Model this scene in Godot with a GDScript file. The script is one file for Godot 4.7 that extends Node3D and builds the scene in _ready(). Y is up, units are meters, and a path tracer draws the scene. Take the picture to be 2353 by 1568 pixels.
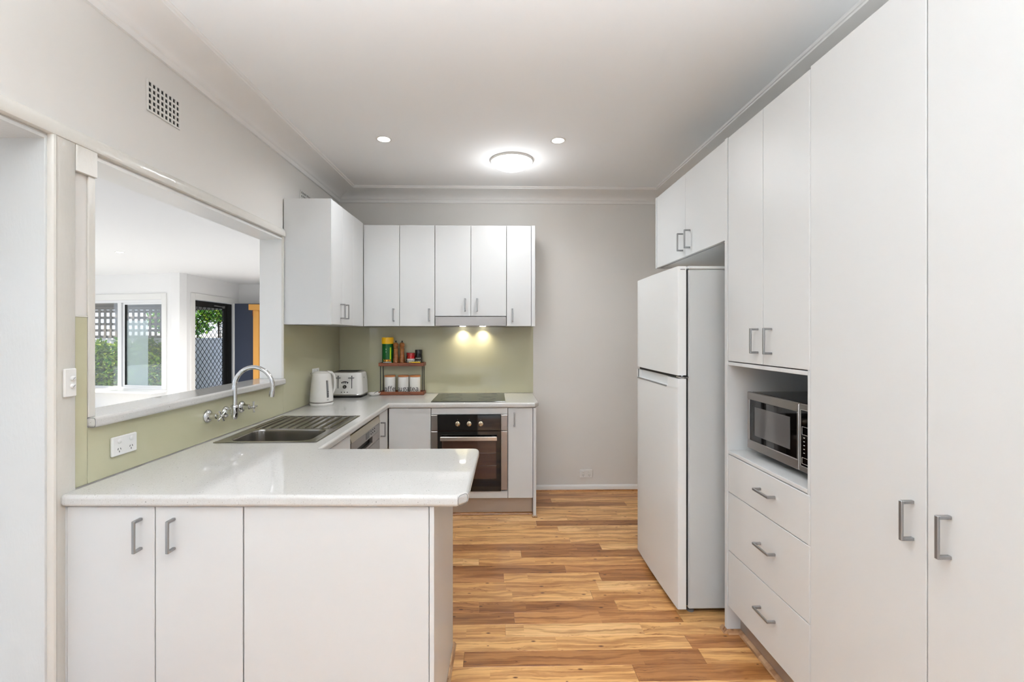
extends Node3D
# Coordinates in the helpers: x to the right, y up, d = depth away from the viewer (z = -d).
# FRAME 0 is the room; FRAME 1 follows the left wall, which runs about one degree off: x = distance out of that wall.

const LEFT_TURN := 0.0215
const LEFT_X := -1.5024
const CEIL := 2.73

var M := {}
var frames := []
var taken := {}
var handle_mesh: Mesh


# ------------------------------------------------------------------ mesh builder
class Mb:
	var v := PackedVector3Array()
	var n := PackedVector3Array()
	var u := PackedVector2Array()
	var off := Vector3.ZERO
	var uv_shift := Vector2.ZERO
	var uv_scale := Vector2.ONE

	func uv_of(p: Vector3, m: Vector3) -> Vector2:
		var a := m.abs()
		var r := Vector2(p.x, p.z)
		if a.x > a.y and a.x > a.z:
			r = Vector2(p.z, p.y)
		elif a.z > a.y:
			r = Vector2(p.x, p.y)
		return r * uv_scale + uv_shift

	func tri(a: Vector3, b: Vector3, c: Vector3, na: Vector3, nb: Vector3, nc: Vector3, ua = null, ub = null, uc = null) -> void:
		var f := (b - a).cross(c - a)
		if f.length_squared() < 1e-18:
			return
		var swap := f.dot(na + nb + nc) > 0.0
		var f2 := -f.normalized()
		if ua == null:
			ua = uv_of(a, f2)
			ub = uv_of(b, f2)
			uc = uv_of(c, f2)
		v.append(a - off)
		n.append(na)
		u.append(ua)
		if swap:
			v.append(c - off); n.append(nc); u.append(uc)
			v.append(b - off); n.append(nb); u.append(ub)
		else:
			v.append(b - off); n.append(nb); u.append(ub)
			v.append(c - off); n.append(nc); u.append(uc)

	func flat(pts: Array, towards: Vector3) -> void:
		var f := Vector3.ZERO
		for i in range(1, pts.size() - 1):
			f += (pts[i] - pts[0]).cross(pts[i + 1] - pts[0])
		if f.length_squared() < 1e-18:
			return
		f = f.normalized()
		if f.dot(towards) < 0:
			f = -f
		for i in range(1, pts.size() - 1):
			tri(pts[0], pts[i], pts[i + 1], f, f, f)

	func quad_s(a: Vector3, b: Vector3, c: Vector3, d: Vector3, na: Vector3, nb: Vector3, nc: Vector3, nd: Vector3, uvs = null) -> void:
		if uvs == null:
			tri(a, b, c, na, nb, nc)
			tri(a, c, d, na, nc, nd)
		else:
			tri(a, b, c, na, nb, nc, uvs[0], uvs[1], uvs[2])
			tri(a, c, d, na, nc, nd, uvs[0], uvs[2], uvs[3])

	# chamfered box: x, y and depth ranges
	func box(x0: float, x1: float, y0: float, y1: float, d0: float, d1: float, b := 0.0) -> void:
		var lo := Vector3(minf(x0, x1), minf(y0, y1), -maxf(d0, d1))
		var hi := Vector3(maxf(x0, x1), maxf(y0, y1), -minf(d0, d1))
		b = minf(b, 0.45 * minf(hi.x - lo.x, minf(hi.y - lo.y, hi.z - lo.z)))
		var mid := (lo + hi) * 0.5
		var P := func(sx: int, sy: int, sz: int, k: int) -> Vector3:
			var p := Vector3(hi.x if sx > 0 else lo.x, hi.y if sy > 0 else lo.y, hi.z if sz > 0 else lo.z)
			if k != 0: p.x -= sx * b
			if k != 1: p.y -= sy * b
			if k != 2: p.z -= sz * b
			return p
		for s in [-1, 1]:
			flat([P.call(s, -1, -1, 0), P.call(s, 1, -1, 0), P.call(s, 1, 1, 0), P.call(s, -1, 1, 0)], Vector3(s, 0, 0))
			flat([P.call(-1, s, -1, 1), P.call(1, s, -1, 1), P.call(1, s, 1, 1), P.call(-1, s, 1, 1)], Vector3(0, s, 0))
			flat([P.call(-1, -1, s, 2), P.call(1, -1, s, 2), P.call(1, 1, s, 2), P.call(-1, 1, s, 2)], Vector3(0, 0, s))
		if b <= 0.0:
			return
		for s in [-1, 1]:
			for t in [-1, 1]:
				flat([P.call(s, t, -1, 0), P.call(s, t, 1, 0), P.call(s, t, 1, 1), P.call(s, t, -1, 1)], Vector3(s, t, 0))
				flat([P.call(s, -1, t, 0), P.call(s, 1, t, 0), P.call(s, 1, t, 2), P.call(s, -1, t, 2)], Vector3(s, 0, t))
				flat([P.call(-1, s, t, 1), P.call(1, s, t, 1), P.call(1, s, t, 2), P.call(-1, s, t, 2)], Vector3(0, s, t))
				for w in [-1, 1]:
					flat([P.call(s, t, w, 0), P.call(s, t, w, 1), P.call(s, t, w, 2)], Vector3(s, t, w))

	# closed 2D outline pushed along from a to b; outline points are (right, up)
	func extrude(outline: PackedVector2Array, a: Vector3, b: Vector3, right: Vector3, up: Vector3, smooth_deg := 35.0, caps := true) -> void:
		var m := outline.size()
		var turn := 1.0 if not Geometry2D.is_polygon_clockwise(outline) else -1.0
		var en := []
		for i in m:
			var e := (outline[(i + 1) % m] - outline[i]).normalized()
			en.append(Vector2(e.y, -e.x) * turn)
		var lim := cos(deg_to_rad(smooth_deg))
		for i in m:
			var j := (i + 1) % m
			var n0: Vector2 = en[i]
			var n1: Vector2 = en[i]
			if en[(i + m - 1) % m].dot(en[i]) > lim: n0 = (en[(i + m - 1) % m] + en[i]).normalized()
			if en[j].dot(en[i]) > lim: n1 = (en[j] + en[i]).normalized()
			var p0 := right * outline[i].x + up * outline[i].y
			var p1 := right * outline[j].x + up * outline[j].y
			var m0 := right * n0.x + up * n0.y
			var m1 := right * n1.x + up * n1.y
			quad_s(a + p0, a + p1, b + p1, b + p0, m0, m1, m1, m0)
		if caps:
			var ix := Geometry2D.triangulate_polygon(outline)
			var ax := (b - a).normalized()
			for k in range(0, ix.size(), 3):
				for e in [[a, -ax], [b, ax]]:
					var q := []
					for w in 3:
						q.append(e[0] + right * outline[ix[k + w]].x + up * outline[ix[k + w]].y)
					flat(q, e[1])

	# profile of (radius, height) turned about the y axis of xf; doubled points make an edge
	func lathe(profile: Array, xf: Transform3D, seg := 32) -> void:
		var total := 0.0
		for i in range(1, profile.size()):
			total += profile[i].distance_to(profile[i - 1])
		var run := 0.0
		for i in profile.size() - 1:
			var p: Vector2 = profile[i]
			var q: Vector2 = profile[i + 1]
			var len := p.distance_to(q)
			if len < 1e-7:
				continue
			var e := (q - p) / len
			var nn := Vector2(e.y, -e.x)
			var n0 := nn
			var n1 := nn
			if i > 0 and profile[i - 1].distance_to(p) > 1e-7:
				var w: Vector2 = (p - profile[i - 1]).normalized()
				if w.dot(e) > 0.5: n0 = (Vector2(w.y, -w.x) + nn).normalized()
			if i + 2 < profile.size() and profile[i + 2].distance_to(q) > 1e-7:
				var w2: Vector2 = (profile[i + 2] - q).normalized()
				if w2.dot(e) > 0.5: n1 = (Vector2(w2.y, -w2.x) + nn).normalized()
			for s in seg:
				var a0 := TAU * s / seg
				var a1 := TAU * (s + 1) / seg
				var c0 := Vector3(sin(a0), 0, cos(a0))
				var c1 := Vector3(sin(a1), 0, cos(a1))
				var mk := func(c: Vector3, k: Vector2) -> Vector3: return xf * (c * k.x + Vector3(0, k.y, 0))
				var mn := func(c: Vector3, k: Vector2) -> Vector3: return (xf.basis * (c * k.x + Vector3(0, k.y, 0))).normalized()
				var t0 := 1.0 - run / total
				var t1 := 1.0 - (run + len) / total
				quad_s(mk.call(c0, p), mk.call(c1, p), mk.call(c1, q), mk.call(c0, q), mn.call(c0, n0), mn.call(c1, n0), mn.call(c1, n1), mn.call(c0, n1),
					[Vector2(float(s) / seg, t0), Vector2(float(s + 1) / seg, t0), Vector2(float(s + 1) / seg, t1), Vector2(float(s) / seg, t1)])
			run += len

	func tube(path: Array, r: float, seg := 12, r_end := -1.0) -> void:
		if r_end < 0: r_end = r
		var rings := []
		var side := Vector3.ZERO
		for i in path.size():
			var t: Vector3 = (path[mini(i + 1, path.size() - 1)] - path[maxi(i - 1, 0)]).normalized()
			if i == 0:
				side = t.cross(Vector3.UP if absf(t.y) < 0.9 else Vector3.RIGHT).normalized()
			else:
				side = (side - t * side.dot(t)).normalized()
			var other := t.cross(side)
			var rr := lerpf(r, r_end, float(i) / (path.size() - 1))
			var ring := []
			for s in seg:
				var a := TAU * s / seg
				var dir := side * cos(a) + other * sin(a)
				ring.append([path[i] + dir * rr, dir])
			rings.append(ring)
		for i in path.size() - 1:
			for s in seg:
				var k := (s + 1) % seg
				quad_s(rings[i][s][0], rings[i][k][0], rings[i + 1][k][0], rings[i + 1][s][0], rings[i][s][1], rings[i][k][1], rings[i + 1][k][1], rings[i + 1][s][1])
		for e in [0, path.size() - 1]:
			var q := []
			for s in seg: q.append(rings[e][s][0])
			flat(q, path[e] - path[1 if e == 0 else path.size() - 2])

	# rings of equal length joined by skins; smooth across and along
	func loft(rings: Array, cap0 := true, cap1 := true) -> void:
		var m: int = rings[0].size()
		var nn := []
		for i in rings.size():
			var row := []
			var mid := Vector3.ZERO
			for p in rings[i]: mid += p / m
			for s in m:
				var along: Vector3 = rings[mini(i + 1, rings.size() - 1)][s] - rings[maxi(i - 1, 0)][s]
				var across: Vector3 = rings[i][(s + 1) % m] - rings[i][(s + m - 1) % m]
				var w := across.cross(along)
				if w.length_squared() < 1e-16: w = rings[i][s] - mid
				row.append(w.normalized())
			nn.append(row)
		var probe: Vector3 = nn[rings.size() / 2][0]
		var centre := Vector3.ZERO
		for p in rings[rings.size() / 2]: centre += p / m
		var sgn := 1.0 if probe.dot(rings[rings.size() / 2][0] - centre) > 0 else -1.0
		for i in rings.size() - 1:
			for s in m:
				var k := (s + 1) % m
				quad_s(rings[i][s], rings[i][k], rings[i + 1][k], rings[i + 1][s], nn[i][s] * sgn, nn[i][k] * sgn, nn[i + 1][k] * sgn, nn[i + 1][s] * sgn)
		if cap0: flat(rings[0], centre.direction_to(rings[0][0] + (rings[0][m / 2] - rings[0][0]) * 0.5))
		if cap1: flat(rings[-1], centre.direction_to(rings[-1][0] + (rings[-1][m / 2] - rings[-1][0]) * 0.5))

	# a worktop: outline (x, d), top height, thickness, edge radius; holes are plain (x, d) rectangles [x0, x1, d0, d1]
	func slab(outline: PackedVector2Array, top: float, thick: float, r: float, hole = null) -> void:
		var m := outline.size()
		var turn := -1.0 if Geometry2D.is_polygon_clockwise(outline) else 1.0
		var en := []
		for i in m:
			var e := (outline[(i + 1) % m] - outline[i]).normalized()
			en.append(Vector2(e.y, -e.x) * turn)
		var prof := []
		for k in 7:
			var a := PI / 2 * k / 6.0
			prof.append([r * (1 - sin(a)), top - r * (1 - cos(a)), sin(a), cos(a)])
		for k in 7:
			var a := PI / 2 * k / 6.0
			prof.append([r * (1 - cos(a)), top - thick + r * (1 - sin(a)), cos(a), -sin(a)])
		var place := func(i: int, inset: float) -> Vector2:
			var a: Vector2 = en[(i + m - 1) % m]
			var b: Vector2 = en[i]
			return outline[i] - (a + b) * inset / maxf(0.2, 1.0 + a.dot(b))
		for i in m:
			var j := (i + 1) % m
			for k in prof.size() - 1:
				var p = prof[k]
				var q = prof[k + 1]
				var a: Vector2 = place.call(i, p[0])
				var b: Vector2 = place.call(j, p[0])
				var c: Vector2 = place.call(j, q[0])
				var d: Vector2 = place.call(i, q[0])
				var e: Vector2 = en[i]
				var n0 := Vector3(e.x * p[2], p[3], -e.y * p[2])
				var n1 := Vector3(e.x * q[2], q[3], -e.y * q[2])
				quad_s(Vector3(a.x, p[1], -a.y), Vector3(b.x, p[1], -b.y), Vector3(c.x, q[1], -c.y), Vector3(d.x, q[1], -d.y), n0, n0, n1, n1)
		var inner := PackedVector2Array()
		for i in m: inner.append(place.call(i, r))
		var pieces := [inner]
		if hole != null:
			pieces = []
			for band in [[-50, 50, -50, hole[2]], [-50, hole[0], hole[2], hole[3]], [hole[1], 50, hole[2], hole[3]], [-50, 50, hole[3], 50]]:
				pieces += Geometry2D.intersect_polygons(inner, PackedVector2Array([Vector2(band[0], band[2]), Vector2(band[1], band[2]), Vector2(band[1], band[3]), Vector2(band[0], band[3])]))
		for piece in pieces:
			var ix := Geometry2D.triangulate_polygon(piece)
			for k in range(0, ix.size(), 3):
				for side in [[top, Vector3.UP], [top - thick, Vector3.DOWN]]:
					var q := []
					for w in 3: q.append(Vector3(piece[ix[k + w]].x, side[0], -piece[ix[k + w]].y))
					flat(q, side[1])

	func mesh() -> ArrayMesh:
		var a := []
		a.resize(Mesh.ARRAY_MAX)
		a[Mesh.ARRAY_VERTEX] = v
		a[Mesh.ARRAY_NORMAL] = n
		a[Mesh.ARRAY_TEX_UV] = u
		var m := ArrayMesh.new()
		m.add_surface_from_arrays(Mesh.PRIMITIVE_TRIANGLES, a)
		return m


# ------------------------------------------------------------------ scene helpers
func numbered(called: String) -> String:
	if not taken.has(called):
		taken[called] = 0
		return called
	taken[called] += 1
	return "%s_%03d" % [called, taken[called]]

func mb(at = null) -> Mb:
	var b := Mb.new()
	if at is Node3D and at.has_meta("off"):
		b.off = at.get_meta("off")
	elif at is Vector3:
		b.off = at
	return b

# a thing: a node at its base whose children are its parts. base = (x, y, d) in the frame
func thing(called: String, label: String, category: String, x: float, y: float, d: float, frame := 0, group := "") -> Node3D:
	var o := Node3D.new()
	o.name = numbered(called)
	add_child(o)
	o.transform = frames[frame] * Transform3D(Basis(), Vector3(x, y, -d))
	o.set_meta("off", Vector3(x, y, -d))
	o.set_meta("label", label)
	o.set_meta("category", category)
	if group: o.set_meta("group", group)
	return o

func put(b: Mb, called: String, mat: Material, parent: Node3D, sub: Node3D = null) -> MeshInstance3D:
	var o := MeshInstance3D.new()
	o.mesh = b.mesh()
	o.material_override = mat
	o.name = called
	(sub if sub else parent).add_child(o, true)
	return o

func structure(b: Mb, called: String, mat: Material, frame := 0) -> MeshInstance3D:
	var o := MeshInstance3D.new()
	o.mesh = b.mesh()
	o.material_override = mat
	o.name = called
	add_child(o)
	o.transform = frames[frame] * Transform3D(Basis(), b.off)
	o.set_meta("kind", "structure")
	o.set_meta("off", b.off)
	return o

func mat(c: Color, rough := 0.5, metal := 0.0) -> StandardMaterial3D:
	var m := StandardMaterial3D.new()
	m.albedo_color = c
	m.roughness = rough
	m.metallic = metal
	return m

func textured(img: Image, rough := 0.5, tint := Color.WHITE) -> StandardMaterial3D:
	var m := mat(tint, rough)
	m.albedo_texture = ImageTexture.create_from_image(img)
	return m

func glow(c: Color, energy: float) -> StandardMaterial3D:
	var m := mat(Color(0.95, 0.95, 0.95), 0.4)
	m.emission_enabled = true
	m.emission = c
	m.emission_energy_multiplier = energy
	return m

func pane(alpha := 0.04, c := Color(0.9, 0.95, 0.95)) -> StandardMaterial3D:
	var m := mat(Color(c.r, c.g, c.b, alpha), 0.02)
	m.transparency = BaseMaterial3D.TRANSPARENCY_ALPHA
	return m

func fbox(b: Mb, facing: String, plane: float, a0: float, a1: float, y0: float, y1: float, t0: float, t1: float, bev := 0.0015) -> void:
	# a box behind a cabinet face; t counts from the face inwards. S faces the viewer, W faces -x, E faces +x
	if facing == "S": b.box(a0, a1, y0, y1, plane + t0, plane + t1, bev)
	elif facing == "W": b.box(plane + t0, plane + t1, y0, y1, a0, a1, bev)
	else: b.box(plane - t1, plane - t0, y0, y1, a0, a1, bev)

func face_at(facing: String, plane: float, a: float, y: float) -> Vector3:
	return Vector3(a, y, -plane) if facing == "S" else Vector3(plane, y, -a)

func handle_on(door: Node3D, root: Node3D, facing: String, plane: float, a: float, y: float, level := false) -> void:
	var o := MeshInstance3D.new()
	o.mesh = handle_mesh
	o.material_override = M.handle
	o.name = "handle"
	door.add_child(o, true)
	var turn: float = {"S": 0.0, "W": -PI / 2, "E": PI / 2}[facing]
	var basis := Basis(Vector3.UP, turn)
	if level: basis = basis * Basis(Vector3(0, 0, 1), PI / 2)
	o.transform = Transform3D(basis, face_at(facing, plane, a, y) - root.get_meta("off"))
	o.set_meta("label", "satin grey metal bow handle")

func door_on(root: Node3D, called: String, facing: String, plane: float, a0: float, a1: float, y0: float, y1: float, h = null) -> MeshInstance3D:
	var b := mb(root)
	fbox(b, facing, plane, a0 + 0.0017, a1 - 0.0017, y0 + 0.0017, y1 - 0.0017, 0.0, 0.018, 0.0015)
	var o := put(b, called, M.cab, root)
	if h != null:
		handle_on(o, root, facing, plane, h[0], h[1], h.size() > 2)
	return o

func carcass(root: Node3D, facing: String, plane: float, a0: float, a1: float, y0: float, y1: float, depth: float) -> void:
	# open-fronted box of 16 mm boards behind the doors
	var b := mb(root)
	var t := 0.016
	fbox(b, facing, plane, a0, a0 + t, y0, y1, 0.032, depth, 0.0008)
	fbox(b, facing, plane, a1 - t, a1, y0, y1, 0.032, depth, 0.0008)
	fbox(b, facing, plane, a0 + t, a1 - t, y0, y0 + t, 0.032, depth, 0.0)
	fbox(b, facing, plane, a0 + t, a1 - t, y1 - t, y1, 0.032, depth, 0.0)
	fbox(b, facing, plane, a0 + t, a1 - t, y0 + t, y1 - t, depth - 0.01, depth, 0.0)
	put(b, "carcass", M.cab, root)

func circle(r: float, seg: int, xf: Transform3D) -> Array:
	var q := []
	for s in seg:
		var a := TAU * s / seg
		q.append(xf * Vector3(cos(a) * r, 0, sin(a) * r))
	return q

func rounded_rect(w: float, l: float, r: float, y: float, centre: Vector3, k := 6) -> Array:
	# ring in the horizontal plane, w along x, l along z
	var q := []
	for c in [[1, 1, 0.0], [-1, 1, 0.5], [-1, -1, 1.0], [1, -1, 1.5]]:
		for i in k + 1:
			var a: float = PI * (c[2] + 0.5 * i / k)
			q.append(centre + Vector3(c[0] * (w / 2 - r) + cos(a) * r, y, c[1] * (l / 2 - r) + sin(a) * r))
	return q

func rounded_outline(pts: Array, k := 5) -> PackedVector2Array:
	# points are [x, d, radius]
	var out := PackedVector2Array()
	var m := pts.size()
	for i in m:
		var p := Vector2(pts[i][0], pts[i][1])
		var r: float = pts[i][2]
		if r <= 0.0:
			out.append(p)
			continue
		var a := (Vector2(pts[(i + m - 1) % m][0], pts[(i + m - 1) % m][1]) - p).normalized()
		var b := (Vector2(pts[(i + 1) % m][0], pts[(i + 1) % m][1]) - p).normalized()
		for s in k + 1:
			var t := float(s) / k
			out.append((p + a * r).lerp(p, t).lerp(p.lerp(p + b * r, t), t))
	return out

func lettering(text: String, height: float, bend := 0.0, weight := 400) -> Mesh:
	# flat letters, or bent round a cylinder of radius bend about the y axis, facing +z, centred
	var t := TextMesh.new()
	var f := SystemFont.new()
	f.font_names = PackedStringArray(["Droid Sans"])
	f.font_weight = weight
	t.font = f
	t.text = text
	t.font_size = 64
	t.pixel_size = height / 64.0
	t.depth = 0.0006
	t.curve_step = 2.0
	if bend <= 0.0:
		return t
	var a := t.get_mesh_arrays()
	var vs: PackedVector3Array = a[Mesh.ARRAY_VERTEX]
	var ns: PackedVector3Array = a[Mesh.ARRAY_NORMAL]
	for i in vs.size():
		var g := vs[i].x / bend
		var rr := bend + 0.0003 + vs[i].z
		vs[i] = Vector3(sin(g) * rr, vs[i].y, cos(g) * rr)
		ns[i] = ns[i].rotated(Vector3.UP, g)
	a[Mesh.ARRAY_VERTEX] = vs
	a[Mesh.ARRAY_NORMAL] = ns
	var m := ArrayMesh.new()
	m.add_surface_from_arrays(Mesh.PRIMITIVE_TRIANGLES, a)
	return m

func words(parent: Node3D, mesh: Mesh, material: Material, at: Transform3D, called := "lettering") -> void:
	var o := MeshInstance3D.new()
	o.mesh = mesh
	o.material_override = material
	o.name = called
	parent.add_child(o, true)
	o.transform = at


# ------------------------------------------------------------------ materials
func make_materials() -> void:
	M.cab = mat(Color(0.838, 0.840, 0.836), 0.33)
	M.cab.metallic_specular = 0.4
	M.wall = mat(Color(0.885, 0.872, 0.852), 0.75)
	M.ceiling = mat(Color(0.955, 0.958, 0.958), 0.85)
	M.cornice = mat(Color(0.92, 0.912, 0.9), 0.6)
	M.trim = mat(Color(0.855, 0.842, 0.812), 0.17)
	var brush := FastNoiseLite.new()
	brush.seed = 5
	brush.frequency = 0.035
	var bt := NoiseTexture2D.new()
	bt.noise = brush
	bt.width = 256
	bt.height = 256
	bt.seamless = true
	bt.as_normal_map = true
	bt.bump_strength = 2.0
	M.trim.normal_enabled = true
	M.trim.normal_texture = bt
	M.trim.normal_scale = 0.35
	M.trim.uv1_triplanar = true
	M.trim.uv1_scale = Vector3(9, 2.5, 9)
	M.reveal = mat(Color(0.84, 0.845, 0.838), 0.17)
	M.reveal.normal_enabled = true
	M.reveal.normal_texture = bt
	M.reveal.normal_scale = 0.25
	M.reveal.uv1_triplanar = true
	M.reveal.uv1_scale = Vector3(9, 2.5, 9)
	M.white_wall = mat(Color(0.945, 0.945, 0.945), 0.8)
	M.white_trim = mat(Color(0.93, 0.93, 0.92), 0.3)
	M.splash = mat(Color(0.735, 0.722, 0.61), 0.03)
	M.splash.metallic_specular = 0.5
	M.steel = mat(Color(0.63, 0.61, 0.595), 0.28, 0.95)
	M.sink = mat(Color(0.62, 0.605, 0.585), 0.2, 1.0)
	M.sink_edge = mat(Color(0.86, 0.85, 0.84), 0.12, 1.0)
	M.handle = mat(Color(0.60, 0.60, 0.60), 0.38, 0.85)
	M.chrome = mat(Color(0.86, 0.86, 0.86), 0.06, 1.0)
	M.black_glass = mat(Color(0.035, 0.028, 0.026), 0.04)
	M.hob_glass = mat(Color(0.10, 0.10, 0.085), 0.06)
	M.oven_window = mat(Color(0.13, 0.085, 0.06), 0.06)
	M.oven_black = mat(Color(0.055, 0.042, 0.038), 0.1)
	M.black = mat(Color(0.03, 0.03, 0.03), 0.45)
	M.dark = mat(Color(0.10, 0.095, 0.09), 0.7)
	M.grey = mat(Color(0.45, 0.45, 0.45), 0.5)
	M.plastic = mat(Color(0.915, 0.91, 0.895), 0.3)
	M.fridge = mat(Color(0.905, 0.91, 0.905), 0.3)
	M.fridge_side = mat(Color(0.77, 0.775, 0.77), 0.42)
	M.kick = mat(Color(0.66, 0.615, 0.575), 0.3, 0.55)  # brown of the reflected floor is put into this metal colour
	M.ceramic = mat(Color(0.90, 0.89, 0.87), 0.15)
	M.cream = mat(Color(0.89, 0.88, 0.86), 0.18)
	M.text = mat(Color(0.06, 0.06, 0.06), 0.5)
	M.outline = mat(Color(0.42, 0.42, 0.42), 0.6)
	M.jamb_shadow = mat(Color(0.36, 0.34, 0.22), 0.7)
	M.navy = mat(Color(0.235, 0.265, 0.34), 0.6)
	M.glass = pane()
	M.film = mat(Color(0.78, 0.86, 0.87, 0.42), 0.6)
	M.film.transparency = BaseMaterial3D.TRANSPARENCY_ALPHA
	M.alu = mat(Color(0.93, 0.935, 0.94), 0.3)
	M.fence = mat(Color(0.93, 0.93, 0.95), 0.7)
	M.trellis = mat(Color(0.46, 0.43, 0.41), 0.8)
	M.pergola = mat(Color(0.40, 0.36, 0.33), 0.8)
	M.tile_floor = mat(Color(0.80, 0.80, 0.80), 0.45)  # kept pale so the out-of-view floors bounce light up to the ceilings
	M.paving = mat(Color(0.80, 0.79, 0.77), 0.9)  # unseen ground, kept pale to throw sunlight up through the glazing
	M.lamp = glow(Color(1.0, 0.985, 0.96), 3.2)
	M.lamp_small = glow(Color(1.0, 0.97, 0.92), 6.0)

	# speckled laminate
	var rng := RandomNumberGenerator.new()
	rng.seed = 11
	var img := Image.create(1024, 1024, false, Image.FORMAT_RGB8)
	img.fill(Color(0.79, 0.782, 0.765))
	for i in 26000:
		var t := rng.randf()
		var c := Color(0.755, 0.745, 0.725) if t < 0.5 else Color(0.83, 0.825, 0.81) if t < 0.9 else Color(0.66, 0.645, 0.615)
		img.fill_rect(Rect2i(rng.randi_range(0, 1022), rng.randi_range(0, 1022), rng.randi_range(1, 3), rng.randi_range(1, 3)), c)
	for i in 600:
		var g := rng.randf_range(0.54, 0.70)
		var w := rng.randi_range(2, 3)
		img.fill_rect(Rect2i(rng.randi_range(0, 1018), rng.randi_range(0, 1018), w, rng.randi_range(1, 3)), Color(g, g * 0.96, g * 0.9))
	for i in 110:
		var g := rng.randf_range(0.26, 0.46)
		img.fill_rect(Rect2i(rng.randi_range(0, 1018), rng.randi_range(0, 1018), rng.randi_range(2, 4), rng.randi_range(2, 3)), Color(g, g * 0.95, g * 0.88))
	M.bench = textured(img, 0.035)
	M.bench.uv1_triplanar = true
	M.bench.uv1_scale = Vector3(1.3, 1.3, 1.3)

	# timber laminate: grain runs along u
	var fine := FastNoiseLite.new()
	fine.seed = 3
	fine.frequency = 0.02
	fine.fractal_octaves = 4
	var broad := FastNoiseLite.new()
	broad.seed = 8
	broad.frequency = 0.006
	var wood := Image.create(1024, 256, false, Image.FORMAT_RGB8)
	for y in 256:
		for x in 1024:
			var warp := broad.get_noise_2d(x * 0.5, y * 1.2) * 26.0
			var band := broad.get_noise_2d(x * 0.22, (y + warp) * 3.6)
			var g := fine.get_noise_2d(x * 0.07, (y + warp * 0.5) * 4.5)
			var pore := fine.get_noise_2d(x * 0.35 + 900.0, y * 12.0)
			var vein := broad.get_noise_2d(x * 0.26 + 500.0, (y + warp) * 2.6 + 90.0)
			var gate := smoothstep(0.0, 0.35, broad.get_noise_2d(x * 0.8 + 70.0, y * 0.9 + 700.0))
			var line := (1.0 - smoothstep(0.0, 0.035, absf(vein))) * gate
			var t := clampf(0.26 + 0.75 * band + 0.38 * g + 0.14 * pore + 0.75 * line, 0.0, 1.0)
			wood.set_pixel(x, y, Color(1, 1, 1).lerp(Color(0.60, 0.48, 0.37), t))
	var knots := RandomNumberGenerator.new()
	knots.seed = 21
	for i in 9:
		var cx := knots.randi_range(20, 1000)
		var cy := knots.randi_range(12, 244)
		var rr := knots.randf_range(2.0, 5.0)
		for y in range(-10, 11):
			for x in range(-22, 23):
				var q := sqrt(pow(x / 2.2, 2) + y * y) / rr
				if q < 1.6 and cx + x >= 0 and cx + x < 1024 and cy + y >= 0 and cy + y < 256:
					var c := wood.get_pixel(cx + x, cy + y)
					wood.set_pixel(cx + x, cy + y, c.lerp(Color(0.34, 0.22, 0.14), clampf(1.3 - q, 0.0, 0.85)))
	var wt := ImageTexture.create_from_image(wood)
	M.planks = []
	for tint in [Color(0.91, 0.735, 0.51), Color(0.88, 0.69, 0.455), Color(0.84, 0.64, 0.41), Color(0.74, 0.53, 0.325), Color(0.645, 0.445, 0.26), Color(0.90, 0.715, 0.485), Color(0.86, 0.665, 0.43)]:
		var m := mat(tint, 0.3)
		m.albedo_texture = wt
		M.planks.append(m)
	M.timber = mat(Color(0.52, 0.285, 0.17), 0.4)
	M.timber.albedo_texture = wt
	M.mill = mat(Color(0.66, 0.42, 0.21), 0.3)
	M.mill.albedo_texture = wt
	M.lid_wood = mat(Color(0.72, 0.46, 0.26), 0.45)
	M.pine = mat(Color(0.90, 0.66, 0.33), 0.4)
	M.beech = mat(Color(0.74, 0.60, 0.46), 0.4)
	M.beech.albedo_texture = wt


# ------------------------------------------------------------------ main
func _ready() -> void:
	frames = [Transform3D(), Transform3D(Basis(Vector3.UP, -LEFT_TURN), Vector3(LEFT_X, 0, 0))]
	setup_camera_and_light()
	make_materials()
	make_handle()
	build_shell()
	build_floor()
	build_family_room()
	build_garden()
	build_worktop()
	build_peninsula()
	build_left_run()
	build_back_run()
	build_uppers()
	build_right_bank()
	build_fridge()
	build_microwave()
	build_sink_and_tap()
	build_oven()
	build_ceiling_lights()
	build_small_things()


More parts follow.
